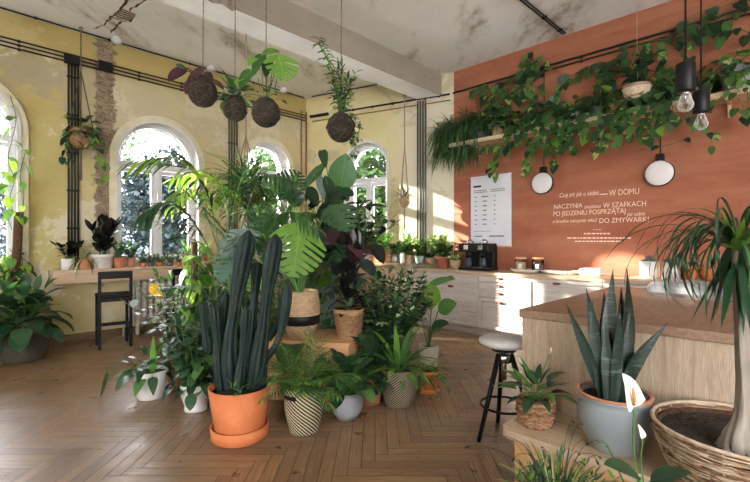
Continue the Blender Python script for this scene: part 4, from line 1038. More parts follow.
# bronze/variegated bush
L0 = pp(181, 391); L0.x -= .03; L0.y += .12; t = fplant('potted_croton', 'large bush of small speckled leaves in a brown basket behind the white pots', L0); sz = pot(t, 'round', .14, .24, 'wicker_tan')
P = Plant(13); P.stems(sz, 17, (.35, .78), .40, .06, 15, (.09, .15), .30, ['leaf_variegated', 'leaf_dark', 'leaf_mid', 'leaf_silver'], 'stem_brown', 'oval', 1.0, .1, .006, el=15); P.done(t)
# striped basket with black handle band
L0 = onz(304, 430); t = fplant('potted_parlour_palm', 'feathery small palm in a black and cream striped basket with slot handle', L0); sz = pot(t, 'bag', .135, .315, 'basket_stripe', rb=.10)
m = MB(); m.box((-.075, -.112, .262), (.10, .022, .028), 'black_plastic', .006, rz=radians(-32)); m.build('handle', t)
P = Plant(14); P.fronds(sz, 46, (42, 88), (.26, .46), 1.15, .04, .11, .006, 13, ['leaf_mid', 'leaf_bright', 'leaf_mid'], .3, 60, .003); P.done(t)
# grey pot
L0 = onz(347, 418); t = fplant('potted_philodendron', 'dark glossy plant with broad drooping leaves in a grey ceramic pot', L0); sz = pot(t, 'round', .118, .205, 'grey_ceramic', rb=.09)
P = Plant(15); P.rosette(sz, 60, (34, 86), (.12, .28), (.10, .15), .34, ['leaf_dark', 'leaf_deep', 'leaf_dark', 'leaf_mid'], droop=1.1, shape='oval'); P.done(t)
# large fine striped basket: bird's nest fern
L0 = onz(399, 404); t = fplant('potted_fern', "bird's nest fern with long wavy leaves in a large fine-striped basket", L0); sz = pot(t, 'bag', .15, .30, 'basket_stripe_fine', rb=.11)
P = Plant(16); P.straps(sz, 34, (30, 86), (.28, .50), .026, 1.5, ['leaf_mid', 'leaf_bright', 'leaf_mid'], .03, 'sword', 8, fold=.1)
P.straps(sz, 14, (0, 50), (.2, .34), .02, 2.5, 'leaf_mid', .05, 'sword', 7); P.done(t)
# small terracotta with saucer
L0 = onz(428, 391); t = fplant('potted_fern', 'small bright fern in a little terracotta pot with saucer, rightmost on the floor', L0); sz = pot(t, 'lip', .10, .18, 'terracotta', .012)
m = MB(); m.lathe([(0, 0), (.09, 0), (.104, .01), (.106, .045), (.098, .045), (.09, .012), (0, .01)], 'terracotta', seg=28); m.build('saucer', t)
P = Plant(17); P.fronds(sz, 26, (5, 75), (.14, .26), 1.6, .02, .05, .008, 9, ['leaf_bright', 'leaf_mid'], .15, 65, .002); P.done(t)
# cream pot with strelitzia
L0 = onz(431, 375); L0 = V((.55, 4.35, 0)); t = fplant('potted_banana_plant', 'young banana plant with four broad leaves in front of the drawers', L0); sz = pot(t, 'taper', .105, .27, 'cream_ceramic', rb=.08); o = L0; Y = 4.35
P = Plant(18); B = (0, 0, sz)
def loc_(u, v, y=None, o=None): return W(u, v, y)-o
P.at(loc_(431, 309, Y, o), loc_(430, 283, Y-.1, o), .105, 'leaf_bright', 'blunt', .05, V((0, -1, .3)), stem=[B, loc_(430, 330, Y, o)], n=8)
P.at(loc_(438, 311, Y, o), loc_(457, 303, Y-.15, o), .085, 'leaf_mid', 'oval', .3, V((0, -1, .5)), stem=[B, loc_(434, 325, Y, o)])
P.at(loc_(427, 287, Y, o), loc_(456, 277, Y-.2, o), .04, 'leaf_mid', 'oval', .5, V((0, -1, .6)), stem=[B, loc_(422, 320, Y, o)])
P.at(loc_(431, 330, Y, o), loc_(449, 322, Y-.2, o), .06, 'leaf_dark', 'oval', .6, V((0, -1, .7)), stem=[B]); P.at(loc_(428, 338, Y, o), loc_(441, 329, Y-.3, o), .05, 'leaf_mid', 'oval', .5, V((0, -1, .7)), stem=[B]); P.done(t)
# variegated schefflera bush
L0 = V((.17, 3.98, 0)); t = fplant('potted_schefflera', 'big bush of small cream-edged leaf whorls in a dark pot behind the fern basket', L0); sz = pot(t, 'taper', .17, .30, 'grey_plastic')
P = Plant(19); P.stems(sz, 46, (.16, .76), .34, .08, 10, (.06, .09), .32, ['leaf_variegated', 'leaf_dark', 'leaf_dark', 'leaf_deep'], 'stem_green', 'oval', .7, .25, .006, el=8, whorl=4)
for k in range(10): a = k*2.4; c_ = V((cos(a)*.24, sin(a)*.24-.1, sz+.25+.2*P.r.random())); [leaf(P.F, c_, dirv(q*pi/4, .2), .08, .018, 'leaf_cream', 'lance', .6, n=3) for q in range(8)]
P.done(t)
# dark tangle behind it, under the counter
L0 = V((-.02, 4.85, 0)); t = fplant('potted_ficus', 'tall dark small-leaved bush standing in front of the plant counter', L0); sz = pot(t, 'taper', .16, .30, 'black_plastic')
P = Plant(20); P.stems(sz, 24, (.35, .72), .26, .07, 12, (.08, .12), .42, ['leaf_deep', 'leaf_dark', 'leaf_deep'], 'stem_purple', 'oval', 1.0, .2, .007, el=10); P.done(t)

L0 = V((-.04, 3.50, 0)); t = fplant('potted_philodendron', 'low dark plant in a reddish clay pot between the grey pot and the fern basket', L0); sz = pot(t, 'lip', .11, .22, 'terracotta_old'); P = Plant(35)
P.rosette(sz, 40, (20, 84), (.10, .26), (.11, .17), .32, ['leaf_deep', 'leaf_dark', 'leaf_mid'], droop=1.1); P.done(t)
# rubber plant in wicker pot on the box
L0 = W(349, 344, 3.62); L0.z = .508; t = fplant('potted_rubber_plant', 'upright blackish rubber plant in a ribbed wicker pot on the plywood box', L0); sz = pot(t, 'lip', .135, .25, 'wicker_tan', rb=.105)
P = Plant(21); o = V(t.location)
P.stems(sz, 3, (.42, .56), .05, .02, 13, (.14, .21), .30, 'leaf_black', 'stem_dark', 'oval', .3, .08, .012, el=42, fold=.25)
P.rosette(sz+.02, 10, (15, 60), (.01, .03), (.12, .18), .28, 'leaf_black', smat='stem_dark', droop=.4)
for k in range(10):
    u, v = 338+P.r.uniform(-8, 34), 236+P.r.uniform(-10, 40); b = W(u, v, 3.55+P.r.uniform(-.1, .15))-o; a = P.r.uniform(0, 6.28)
    leaf(P.F, b, dirv(a, P.r.uniform(-.9, .5)), .2, .065, 'leaf_black' if k % 2 else 'leaf_burgundy', 'oval', .8, hint=V((0, -.6, 1)).normalized())
P.done(t)

# monstera in woven basket on the box
L0 = W(301, 343, 3.62); L0.z = .508; t = fplant('potted_monstera', 'monstera with big split leaves in a woven basket with a black band', L0); o = V(t.location); sz = pot(t, 'round', .155, .40, 'wicker_pale', rb=.13)
m = MB(); m.lathe([(.150, .12), (.158, .125), (.162, .195), (.158, .20), (.15, .2)], 'black_plastic', seg=32); m.build('band', t)
P = Plant(22); Bz = (0, 0, sz)
def mon(u0, v0, u1, v1, y0, y1, mat, hint=(0, -1, .3), cuts=6, droop=.3):
    b = W(u0, v0, y0)-o; e = W(u1, v1, y1)-o; md = (V(Bz)+b)/2+V((0, 0, .12)); P.at(b, e, .2, mat, 'heart', droop, V(hint), mon=cuts, stem=[Bz, md], rad=.008)
mon(302, 222, 294, 278, 3.45, 3.28, 'leaf_bright', (.35, -1, .25), 6, .7)
mon(262, 232, 222, 258, 3.55, 3.35, 'leaf_silver', (-.1, -.7, 1), 7)
mon(330, 205, 348, 232, 3.6, 3.4, 'leaf_dark', (.3, -1, .5), 5)
mon(285, 215, 258, 245, 3.7, 3.5, 'leaf_mid', (-.4, -1, .6), 6)
mon(250, 248, 222, 282, 3.5, 3.3, 'leaf_blue', (-.3, -1, .6), 6)
mon(318, 228, 342, 262, 3.7, 3.55, 'leaf_dark', (.4, -1, .5), 6)
mon(280, 200, 300, 172, 3.9, 4.0, 'leaf_dark', (0, -1, .2), 6, .1)
mon(270, 262, 250, 292, 3.55, 3.4, 'leaf_bright', (-.2, -1, .4), 5)
P.done(t)

# howea palm
L0 = V((-1.06, 3.75, 0)); t = fplant('potted_kentia_palm', 'tall arching palm rising behind the cactus with fronds reaching the window', L0); sz = pot(t, 'taper', .18, .32, 'grey_plastic'); o = L0; P = Plant(23)
B = (0, 0, sz)
def fr(pts, ll=.36, n=24, mat='leaf_mid', lw=.016, droop=1.3, start=.42, ang=55, smat='stem_green'):
    P.frond([B]+[W(u, v, y)-o for u, v, y in pts], ll, lw, n, mat, smat, start, droop, ang, .009, tip=.45, ns=5)
fr([(224, 270, 3.75), (208, 195, 3.7), (180, 160, 3.6), (138, 160, 3.4)], .50, 28, ['leaf_lime', 'leaf_bright', 'leaf_dark', 'leaf_dark'], .015)
fr([(222, 280, 3.8), (196, 225, 3.75), (168, 203, 3.6), (140, 215, 3.4)], .42, 26, ['leaf_deep', 'leaf_dark'], .015)
fr([(228, 270, 3.8), (226, 200, 3.85), (205, 172, 3.9), (175, 178, 3.95)], .38, 24, ['leaf_lime', 'leaf_bright'])
fr([(236, 270, 3.8), (250, 200, 3.8), (268, 175, 3.7), (296, 182, 3.5)], .34, 24, ['leaf_dark', 'leaf_mid'])
fr([(238, 280, 3.8), (262, 230, 3.75), (290, 212, 3.6), (318, 228, 3.4)], .30, 20, ['leaf_mid', 'leaf_dark'])
fr([(232, 270, 3.85), (234, 210, 3.9), (242, 178, 4.0), (252, 160, 4.1)], .30, 22, ['leaf_dark', 'leaf_mid'])
fr([(232, 290, 3.7), (240, 250, 3.5), (248, 235, 3.3), (262, 245, 3.15)], .24, 16, ['leaf_dark', 'leaf_mid'])
fr([(222, 260, 3.9), (200, 200, 4.1), (186, 190, 4.3), (165, 210, 4.4)], .34, 20, ['leaf_bright', 'leaf_lime'])
P.done(t)

# second, brighter palm behind
L0 = V((-1.02, 4.75, 0)); t = fplant('potted_areca_palm', 'bright green bushy palm deeper in the middle group', L0); sz = pot(t, 'taper', .2, .36, 'black_plastic'); P = Plant(24)
P.fronds(sz, 44, (52, 88), (1.1, 1.85), .95, .10, .30, .014, 24, ['leaf_bright', 'leaf_mid', 'leaf_dark', 'leaf_mid'], .38, 50, .006, .4, 1.0, 4); P.done(t)

# golden pothos on a pole, middle-left
L0 = V((-1.72, 4.05, 0)); t = fplant('potted_pothos', 'bright lime-leaved climber on a pole left of the cactus', L0); sz = pot(t, 'taper', .14, .26, 'cream_ceramic'); P = Plant(25)
m = MB(); m.tube([(0, 0, .2), (0, 0, 1.32)], .03, 'coco_fibre', 10); m.build('pole', t)
for k in range(5):
    a = k*1.25; P.vine([(cos(a+q*.9)*(.05+.03*(q % 2)), sin(a+q*.9)*.06, sz+q*.2) for q in range(6)], .15, .07, ['leaf_bright', 'leaf_lime', 'leaf_bright', 'leaf_mid'], w=.42, rad=.005, hang=.5)
P.done(t)
# medium plants filling the left flank
L0 = V((-1.98, 4.55, 0)); t = fplant('potted_calathea', 'broad-leaved plant with one yellow leaf beside the second bar chair', L0); sz = pot(t, 'taper', .14, .26, 'terracotta_old'); P = Plant(26); o = L0
P.rosette(sz, 26, (20, 80), (.12, .32), (.15, .22), .32, ['leaf_dark', 'leaf_mid', 'leaf_silver', 'leaf_variegated'], droop=1.2); P.at(W(160, 297, 4.3)-o, W(151, 283, 4.2)-o, .06, 'leaf_yellow', 'oval', .3, V((0, -1, .4)), stem=[(0, 0, sz), (.05, -.1, .6)]); P.done(t)
L0 = V((-.72, 4.35, 0)); t = fplant('potted_philodendron', 'dense dark philodendron filling the gap behind the cactus', L0); sz = pot(t, 'taper', .16, .30, 'black_plastic'); P = Plant(27)
P.rosette(sz, 64, (10, 84), (.35, .95), (.2, .3), .40, ['leaf_dark', 'leaf_mid', 'leaf_deep', 'leaf_dark', 'leaf_bright'], droop=1.2, shape='heart', prad=.005); P.done(t)
L0 = V((-1.42, 4.25, 0)); t = fplant('potted_rhapis_palm', 'narrow-leaved dark plant hidden low behind the cactus', L0); sz = pot(t, 'taper', .15, .26, 'grey_plastic'); P = Plant(28)
P.stems(sz, 12, (.4, 1.05), .25, .06, 12, (.14, .2), .2, ['leaf_mid', 'leaf_dark'], 'stem_green', 'lance', 1.2, .2, .007); P.done(t)

# plants on the tall cabinet
TC = V((-.40, 5.22, 1.01))
L0 = TC+V((-.20, .03, 0)); t = fplant('potted_fiddle_fig', 'tall plant with one huge upright paddle leaf on the wooden cabinet', L0); sz = pot(t, 'taper', .13, .22, 'grey_plastic'); o = V(t.location); P = Plant(29)
def pl(u0, v0, u1, v1, y, w_, mat, shape='oval', hint=(0, -1, .2), dr=.1, st=None, **k):
    P.at(W(u0, v0, y)-o, W(u1, v1, y-.08)-o, w_, mat, shape, dr, V(hint), stem=[(0, 0, sz)]+[W(a_, b_, y)-o for a_, b_ in (st or [])], **k)
Y = 4.9
pl(340, 192, 346, 153, Y, .165, 'leaf_fig', 'oval', (0, -1, .1), .05, [(338, 215)])
pl(343, 198, 332, 190, Y-.1, .10, 'leaf_dark', 'oval', (0, -1, .6), 1)
pl(326, 163, 302, 190, Y, .055, 'leaf_mid', 'oval', (.3, -1, .4), .3, [(330, 200)])
pl(322, 150, 326, 168, Y, .06, 'leaf_deep', 'heart', (0, -1, .3), .2, [(322, 190)])
pl(318, 172, 325, 200, Y, .06, 'leaf_silver', 'oval', (-.5, -1, .2), .2, [(322, 195)])
pl(325, 175, 334, 205, Y-.1, .07, 'leaf_dark', 'oval', (.5, -1, .2), .3, [(328, 195)])
pl(302, 203, 278, 186, Y-.2, .10, 'leaf_dark', 'heart', (-.2, -1, .5), .2, [(315, 215)])
for k in range(12):
    u, v = P.r.uniform(300, 345), P.r.uniform(185, 225); pl(u, v, u+P.r.uniform(-18, 18), v+P.r.uniform(-4, 24), Y-P.r.uniform(0, .25), P.r.uniform(.05, .08), P.r.choice(['leaf_dark', 'leaf_mid', 'leaf_deep']), 'oval', (P.r.uniform(-.6, .6), -1, .5), .5)
P.rosette(sz, 44, (30, 86), (.25, .75), (.14, .22), .34, ['leaf_dark', 'leaf_deep', 'leaf_mid', 'leaf_dark'], droop=1.1)
for k in range(46):
    u, v = P.r.uniform(296, 350), P.r.uniform(188, 250); b = W(u, v, P.r.uniform(4.75, 5.2))-o; a = P.r.uniform(0, 6.28)
    leaf(P.F, b, dirv(a, P.r.uniform(-.8, .6)), P.r.uniform(.14, .24), .05, P.r.choice(['leaf_dark', 'leaf_deep', 'leaf_mid', 'leaf_bright']), 'oval', .9)
    P.S.tube(smooth_path([(0, 0, sz), b*.5+V((0, 0, .1)), b], 4), .0025, 'stem_green', 4)
P.done(t)
L0 = TC+V((.03, -.06, 0)); t = fplant('potted_calathea', 'dark purple-brown leafy plant in a dark pot on the wooden cabinet', L0); sz = pot(t, 'round', .14, .21, 'terracotta_old'); o = V(t.location); P = Plant(30)
P.rosette(sz, 60, (20, 85), (.12, .50), (.14, .22), .30, ['leaf_burgundy', 'leaf_deep', 'leaf_black', 'leaf_dark', 'leaf_deep'], 'stem_purple', droop=1.0)
P.at(W(360, 208, 4.75)-o, W(388, 206, 4.6)-o, .045, 'leaf_black', 'oval', .5, V((0, -.6, 1)), stem=[(0, 0, sz), W(350, 225, 4.85)-o], smat='stem_purple')
P.at(W(343, 206, 4.75)-o, W(358, 203, 4.6)-o, .035, 'leaf_burgundy', 'oval', .5, V((0, -.8, 1)), stem=[(0, 0, sz)], smat='stem_purple'); P.done(t)
L0 = TC+V((.25, .05, 0)); t = fplant('potted_ficus', 'spreading dark small-leaved ficus on the right of the wooden cabinet', L0); sz = pot(t, 'cyl', .10, .19, 'white_ceramic'); P = Plant(31)
P.stems(sz, 17, (.2, .55), .38, .03, 12, (.09, .14), .34, ['leaf_dark', 'leaf_deep', 'leaf_deep', 'leaf_mid'], 'stem_brown', 'oval', 1.1, .15, .006); P.done(t)

# far left: big basket with dark plant, pothos on moss pole
L0 = V((-3.95, 4.78, 0)); t = fplant('potted_philodendron', 'large dark glossy plant in a big woven basket at the far left', L0); sz = pot(t, 'bag', .25, .44, 'basket_black', rb=.19); P = Plant(32)
P.rosette(sz, 46, (5, 82), (.12, .34), (.20, .30), .34, ['leaf_dark', 'leaf_deep', 'leaf_dark', 'leaf_mid'], droop=1.2, prad=.006); P.stems(sz, 7, (.2, .42), .22, .08, 8, (.16, .22), .34, ['leaf_dark', 'leaf_mid'], 'stem_green', 'oval', 1.0, .1, .008); P.done(t)
L0 = V((-4.30, 5.0, .0)); L0 = V((-4.36, 5.12, 0)); t = fplant('potted_pothos', 'bright pothos climbing a brown moss pole beside the leftmost window', L0); sz = pot(t, 'taper', .13, .5, 'terracotta_old'); o = L0; P = Plant(33)
m = MB(); m.tube([(0, 0, .4), W(19, 212, 5.05)-o], .045, 'coco_fibre', 10); m.build('pole', t)
for k in range(6): a = k*1.1; P.vine([(cos(a+q*.9)*.09, sin(a+q*.9)*.08, sz+q*.16) for q in range(6)], .14, .075, ['leaf_bright', 'leaf_lime', 'leaf_mid', 'leaf_pothos'], w=.42, rad=.005, hang=.6)
for pts in (((18, 225), (10, 200), (14, 180), (8, 160), (12, 140), (16, 118), (10, 95)), ((20, 220), (24, 195), (20, 175), (26, 150)), ((12, 230), (4, 205), (3, 180), (5, 150))):
    P.vine([W(u, v, 5.0)-o for u, v in pts], .13, .12, ['leaf_bright', 'leaf_lime', 'leaf_mid'], w=.40, rad=.004, hang=.6)
P.done(t)
L0 = V((-4.0, 4.35, 0)); t = fplant('potted_philodendron', 'small dark pot plant cut by the left edge of the picture', L0+V((-.25, -.03, 0))); sz = pot(t, 'round', .15, .3, 'black_plastic'); P = Plant(34); P.rosette(sz, 20, (10, 80), (.15, .3), (.14, .2), .34, ['leaf_dark', 'leaf_deep'], droop=1.1); P.done(t)

# ------------------------------------------------------------------ plants on the window bar
def bar(u, off=.17): x = WL.px(u, 262, off)[0]; return WL.p(x, BARZ, off)
def small(w_p, name, label, kind, R, h, mat, fn, seed=1, group=None, rb=None):
    t = fplant(name, label, w_p, group); sz = pot(t, kind, R, h, mat, rb=rb); P = Plant(seed); fn(P, sz); P.done(t); return t
zz = lambda P, z: P.stems(z, 6, (.12, .24), .10, .02, 8, (.07, .10), .40, 'leaf_black', 'stem_dark', 'oval', .3, .15, .006, el=30)
spider = lambda P, z: (P.straps(z, 26, (15, 85), (.22, .42), .008, 2.4, ['leaf_cream', 'leaf_lime', 'leaf_mid'], .02))
bushy = lambda mats, H=(.08, .18), sp=.10, L=(.04, .07): (lambda P, z: P.stems(z, 12, H, sp, .02, 9, L, .45, mats, 'stem_green', 'oval', .8, .05, .003))
small(bar(68), 'potted_zz_plant', 'small dark-leaved plant in a white pot, leftmost on the window bar', 'cyl', .075, .14, 'white_ceramic', lambda P, z: P.stems(z, 7, (.08, .2), .16, .02, 6, (.08, .12), .42, 'leaf_black', 'stem_dark', 'oval', .9, .2, .005), 41)
small(bar(85.5, .2), 'potted_spider_plant', 'pale green spider plant in a terracotta pot on the window bar', 'lip', .085, .135, 'terracotta_pale', spider, 42)
small(bar(102.5, .15), 'potted_rubber_plant', 'black-leaved rubber plant in a broad white pot on the window bar', 'lip', .145, .19, 'white_ceramic', lambda P, z: (P.stems(z, 4, (.24, .42), .16, .03, 8, (.15, .21), .36, 'leaf_black', 'stem_dark', 'oval', .2, .08, .009, el=32)), 43, rb=.11)
small(bar(119.5, .2), 'potted_herb', 'bushy green herb in the wider of two clay pots on the window bar', 'taper', .085, .145, 'terracotta_old', bushy(['leaf_mid', 'leaf_dark', 'leaf_bright'], (.1, .22), .13), 44)
small(bar(131, .15), 'potted_herb', 'small green herb in the narrower clay pot beside the wider one', 'taper', .06, .135, 'terracotta_pale', bushy(['leaf_mid', 'leaf_dark'], (.08, .18), .10), 45)
for k, (u, s_, lb) in enumerate(((143, .05, 'low green plant on the window bar in front of the left sash'), (151, .055, 'low bushy plant on the window bar below the mullion'), (160, .055, 'low dark plant on the window bar right of the mullion'), (170, .055, 'low trailing plant on the window bar near the second chair'), (179, .05, 'tiny green plant on the window bar beside the clay pot'))):
    small(bar(u, .18), 'potted_succulent', lb, 'taper', s_, .06, 'grey_plastic' if k % 2 else 'terracotta_old', bushy(['leaf_mid', 'leaf_dark', 'leaf_variegated'], (.04, .11), .11, (.03, .05)), 46+k)
small(bar(187.5, .18), 'potted_dracaena', 'narrow-leaved plant in a tall clay pot at the right of the window bar', 'lip', .08, .17, 'terracotta_pale', lambda P, z: P.straps(z, 22, (30, 85), (.16, .3), .012, 1.0, ['leaf_bright', 'leaf_mid'], .02), 52)
small(bar(203, .18), 'potted_herb', 'green herb pot on the window bar half behind the palm fronds', 'lip', .07, .13, 'terracotta_old', bushy(['leaf_bright', 'leaf_mid']), 53)

# plants on the counter of the cream wall
def mc(u, off=.2): x = WM.px(u, 262, off)[0]; return WM.p(x, MCZ, off)
rows = [(384, .30, .075, .19, 'terracotta', 'lip', ['leaf_bright', 'leaf_mid'], 'orange clay pot of bright foliage at the left end of the plant counter', 'tall'),
        (370, .20, .08, .17, 'terracotta', 'lip', ['leaf_bright', 'leaf_lime'], 'clay pot of lime foliage half hidden by the black leaves', 'tall'),
        (394.5, .22, .08, .16, 'zinc', 'cyl', ['leaf_mid', 'leaf_dark'], 'grey metal pot of green foliage on the plant counter', 'mid'),
        (402.5, .30, .035, .18, 'white_ceramic', 'cyl', ['leaf_mid'], 'slim white cylinder vase with green sprigs on the plant counter', 'mid'),
        (409, .20, .085, .14, 'wicker_pale', 'taper', ['leaf_bright', 'leaf_mid', 'leaf_lime'], 'tan pot of spreading bright leaves on the plant counter', 'big'),
        (419.5, .26, .08, .13, 'celadon', 'taper', ['leaf_mid', 'leaf_bright'], 'pale green pot of leafy herb on the plant counter', 'mid'),
        (430, .24, .08, .10, 'wicker_pale', 'cyl', ['leaf_dark'], 'small straw pot of low dark leaves on the plant counter', 'low')]
for k, (u, off, R, h, mat, kind, lm, lb, sz_) in enumerate(rows):
    H, sp, L_ = {'tall': ((.12, .3), .16, (.07, .11)), 'mid': ((.08, .2), .12, (.05, .08)), 'big': ((.14, .32), .2, (.07, .11)), 'low': ((.03, .07), .08, (.03, .05))}[sz_]
    small(mc(u, off), 'potted_herb', lb, kind, R, h, mat, bushy(lm, H, sp, L_), 60+k)
def wq(u, off): x = WR.px(u, 262, off)[0]; return WR.p(x, TOPZ, off)
small(wq(443, .30), 'potted_schefflera', 'leafy cream-green plant in a brown-red clay pot on the cabinet top', 'lip', .105, .185, 'terracotta_old', lambda P, z: P.stems(z, 9, (.14, .34), .16, .02, 7, (.09, .13), .3, ['leaf_cream', 'leaf_bright', 'leaf_mid'], 'stem_green', 'oval', 1.1, .2, .004, whorl=3), 70)
small(wq(455.5, .36), 'potted_succulent', 'low pale plant in a straw-coloured pot beside the coffee machine', 'taper', .085, .14, 'wicker_pale', bushy(['leaf_bright', 'leaf_cream'], (.03, .1), .1, (.03, .05)), 71)
small(mc(435, .12), 'potted_herb', 'bright bushy plant at the wall behind the low straw pot', 'taper', .08, .17, 'cream_ceramic', bushy(['leaf_lime', 'leaf_bright', 'leaf_cream'], (.12, .26), .15, (.06, .1)), 72)
# white pots with succulents behind the basin
def succ(P, z): P.rosette(z, 26, (5, 85), (.0, .0), (.06, .10), .32, ['leaf_blue', 'leaf_silver'], droop=-.3, shape='lance', r0=.04)
small(wr(649, TOPZ, .16), 'potted_succulent', 'succulent in a white square-sided pot, left of two behind the basin', 'cyl', .095, .20, 'white_ceramic', succ, 73)
small(wr(671, TOPZ, .16), 'potted_succulent', 'succulent in a white pot, right of two behind the basin', 'cyl', .09, .19, 'white_ceramic', succ, 74)
m_ = lambda P, z: P.rosette(z, 10, (20, 80), (0, 0), (.04, .07), .3, 'leaf_blue', droop=0)
small(wr(690, TOPZ, .16), 'potted_succulent', 'small terracotta pot seen through the drooping leaves', 'lip', .085, .16, 'terracotta', m_, 75)
small(wr(712, TOPZ, .16), 'potted_succulent', 'round terracotta pot at the right behind the drooping leaves', 'round', .09, .14, 'terracotta', m_, 76)

# ------------------------------------------------------------------ on the bench and in front
t = fplant('potted_peace_lily', 'small peace lily in a woven cane basket on the bench', isl(.215, -.245, BZ)); sz = pot(t, 'round', .088, .15, 'cane_dark', rb=.075, name='liner')
def weave(par, prof, rows, stakes, r, mats, name='basket', irr=.0, seed=3):
    m = MB(); rd = random.Random(seed)
    def R(z):
        for (z0, r0), (z1, r1) in zip(prof, prof[1:]):
            if z0 <= z <= z1: return r0+(r1-r0)*(z-z0)/(z1-z0)
        return prof[-1][1]
    H = prof[-1][0]
    for k in range(rows):
        z = H*(k+.5)/rows; n = stakes*4; ph = pi*(k % 2); mt = rd.choice(mats); ir = [rd.uniform(-irr, irr) for _ in range(8)]
        m.tube([(cos(a)*(R(z)+r*.8*sin(a*stakes/2*1.0+ph)), sin(a)*(R(z)+r*.8*sin(a*stakes/2+ph)), z+irr*sin(a*3+k)+ir[int(a/2/pi*8) % 8]*.3) for a in [2*pi*i/n for i in range(n)]], r*rd.uniform(.7, 1.1) if irr else r, mt, 5, closed=True)
    for s_ in range(stakes):
        a = 2*pi*(s_+.5)/stakes; m.tube([(cos(a)*R(H*f), sin(a)*R(H*f), H*f) for f in [i/6 for i in range(7)]], r*.9, mats[0], 5)
    m.tube([(cos(2*pi*i/40)*prof[-1][1], sin(2*pi*i/40)*prof[-1][1], H) for i in range(40)], r*1.5, mats[-1], 6, closed=True)
    return m.build(name, par)
weave(t, [(0, .078), (.07, .096), (.135, .094)], 13, 24, .0058, ['cane_dark', 'cane', 'cane'])
P = Plant(80); P.rosette(sz, 26, (38, 80), (.05, .11), (.09, .14), .22, ['leaf_mid', 'leaf_dark', 'leaf_mid'], droop=.9, shape='lance', prad=.002)
P.at((-.02, 0, sz+.06), (-.15, -.02, sz+.2), .022, 'leaf_bright', 'lance', .4); P.at((.02, 0, sz+.08), (-.08, .05, sz+.2), .018, 'leaf_mid', 'lance', .2)
P.S.tube(smooth_path([(0, 0, sz), (.03, -.01, sz+.14), (.075, -.02, sz+.27)], 5), .0018, 'stem_green', 5); P.F.tube([(.072, -.02, sz+.26), (.078, -.02, sz+.275), (.078, -.02, sz+.295)], [.002, .006, .002], 'spathe_white', 6); P.done(t)

L0 = isl(.60, -.235, BZ); t = fplant('potted_snake_plant', 'tall dark snake plant in a blue-grey glazed pot on the bench', L0); sz = pot(t, 'belly', .165, .27, 'blue_grey_glaze', rb=.125)
m = MB(); m.lathe([(.150, .258), (.166, .262), (.168, .272), (.150, .272)], 'terracotta_pale', seg=36); m.build('rim', t)
m = NT('snake_leaf'); tc = m.n('ShaderNodeTexCoord'); sx = m.n('ShaderNodeSeparateXYZ'); m.l(tc.outputs['Object'], sx.inputs[0])
nz = m.noise(m.mapv(tc.outputs['Object'], (6, 6, 34)), 1.2, 3, .6, 1.2); c = m.ramp(nz, [(.35, '#16251f'), (.55, '#1f3027'), (.70, '#5d7564')]); m.color(m.mix(.35, c, '#1c2f27')); m.rough(.35)
P = Plant(81); o = V(t.location); Y = V(L0).y
def sl(u0, v0, u1, v1, w_, dy=0, dy1=0, tw=.6, hint=(0, -1, 0), um=None):
    a = W(u0, v0, Y+dy)-o; b = W(u1, v1, Y+dy1)-o; mid = (a+b)/2+V(((um or 0)/F*Y, 0, 0)); a.z = min(a.z, sz-.005) if v0 > 380 else a.z
    strip(P.F, smooth_path([a, mid, b], 8), w_, 'sword', 'snake_leaf', V(hint), fold=.28, twist=tw)
sl(604, 395, 566, 303, 0.026, 0, -.05, .4); sl(606, 393, 586, 287, 0.034, .03, .03, .5); sl(602, 392, 592, 300, 0.029, -.02, -.02, .5, um=-2)
sl(612, 396, 613, 268, 0.039, .0, 0, .7, um=-3); sl(618, 395, 627, 266, 0.044, .03, .02, -.5, um=4); sl(609, 395, 604, 290, 0.039, .05, .05, .6); sl(607, 400, 606, 322, 0.026, -.05, -.04, .6)
sl(620, 397, 630, 310, 0.031, -.02, -.02, .5, um=2); sl(619, 398, 668, 322, 0.031, -.03, -.10, .4, um=-6); sl(613, 399, 620, 300, 0.034, -.05, -.04, -.6); sl(624, 392, 621, 285, 0.034, .08, .08, .4)
P.done(t)

# big basket with ponytail palm
BK = isl(1.07, -.30, BZ); t = fplant('potted_ponytail_palm', 'ponytail palm with drooping strap leaves in a big rough wicker basket', BK)
prof = [(0, .19), (.08, .235), (.18, .275), (.255, .29)]
m = MB(); m.lathe([(0, .004), (.18, .004), (.265, .18), (.275, .235), (.262, .235), (.26, .20)], 'coco_fibre', seg=36); m.build('liner', t)
m = MB(); rs_ = random.Random(4)
for k in range(160):
    a = rs_.uniform(0, 6.28); q = rs_.uniform(.05, .25); e_ = rs_.uniform(.003, .008); m.box((cos(a)*q, sin(a)*q, .229), (e_, e_, e_), 'soil', e_*.3, rz=a)
m.lathe([(.264, .218), (.2, .226), (.15, .222), (.1, .232), (0, .235)], 'soil', seg=30); m.build('soil', t)
weave(t, prof, 40, 22, .0052, ['cane_pale', 'cane_pale', 'cane', 'cane_dark', 'cane_pale'], irr=.005, seed=8)
m = MB(); r = random.Random(9)
for k in range(170):
    a = r.uniform(0, 6.28); z = r.uniform(.02, .25); l = r.uniform(.15, .5); R_ = .20+.09*min(1, z/.22)+.008
    m.tube([(cos(a+l*f)*R_, sin(a+l*f)*R_, z+f*r.uniform(-.01, .01)) for f in (0, .33, .66, 1)], r.uniform(.0015, .004), r.choice(['cane_pale', 'cane_pale', 'cane', 'cane_dark']), 4)
m.build('fibres', t)
o = V(t.location); Yt = o.y; tb = V((-.095, -.10, .21))
cr = W(738, 238, Yt-.02)-o
m = MB(); P_ = smooth_path([tb+V((0, 0, -.03)), tb+V((.0, 0, .05)), tb+V((.03, 0, .16)), tb+V((.025, 0, .40)), cr+V((0, 0, -.05))], 6); n_ = len(P_)
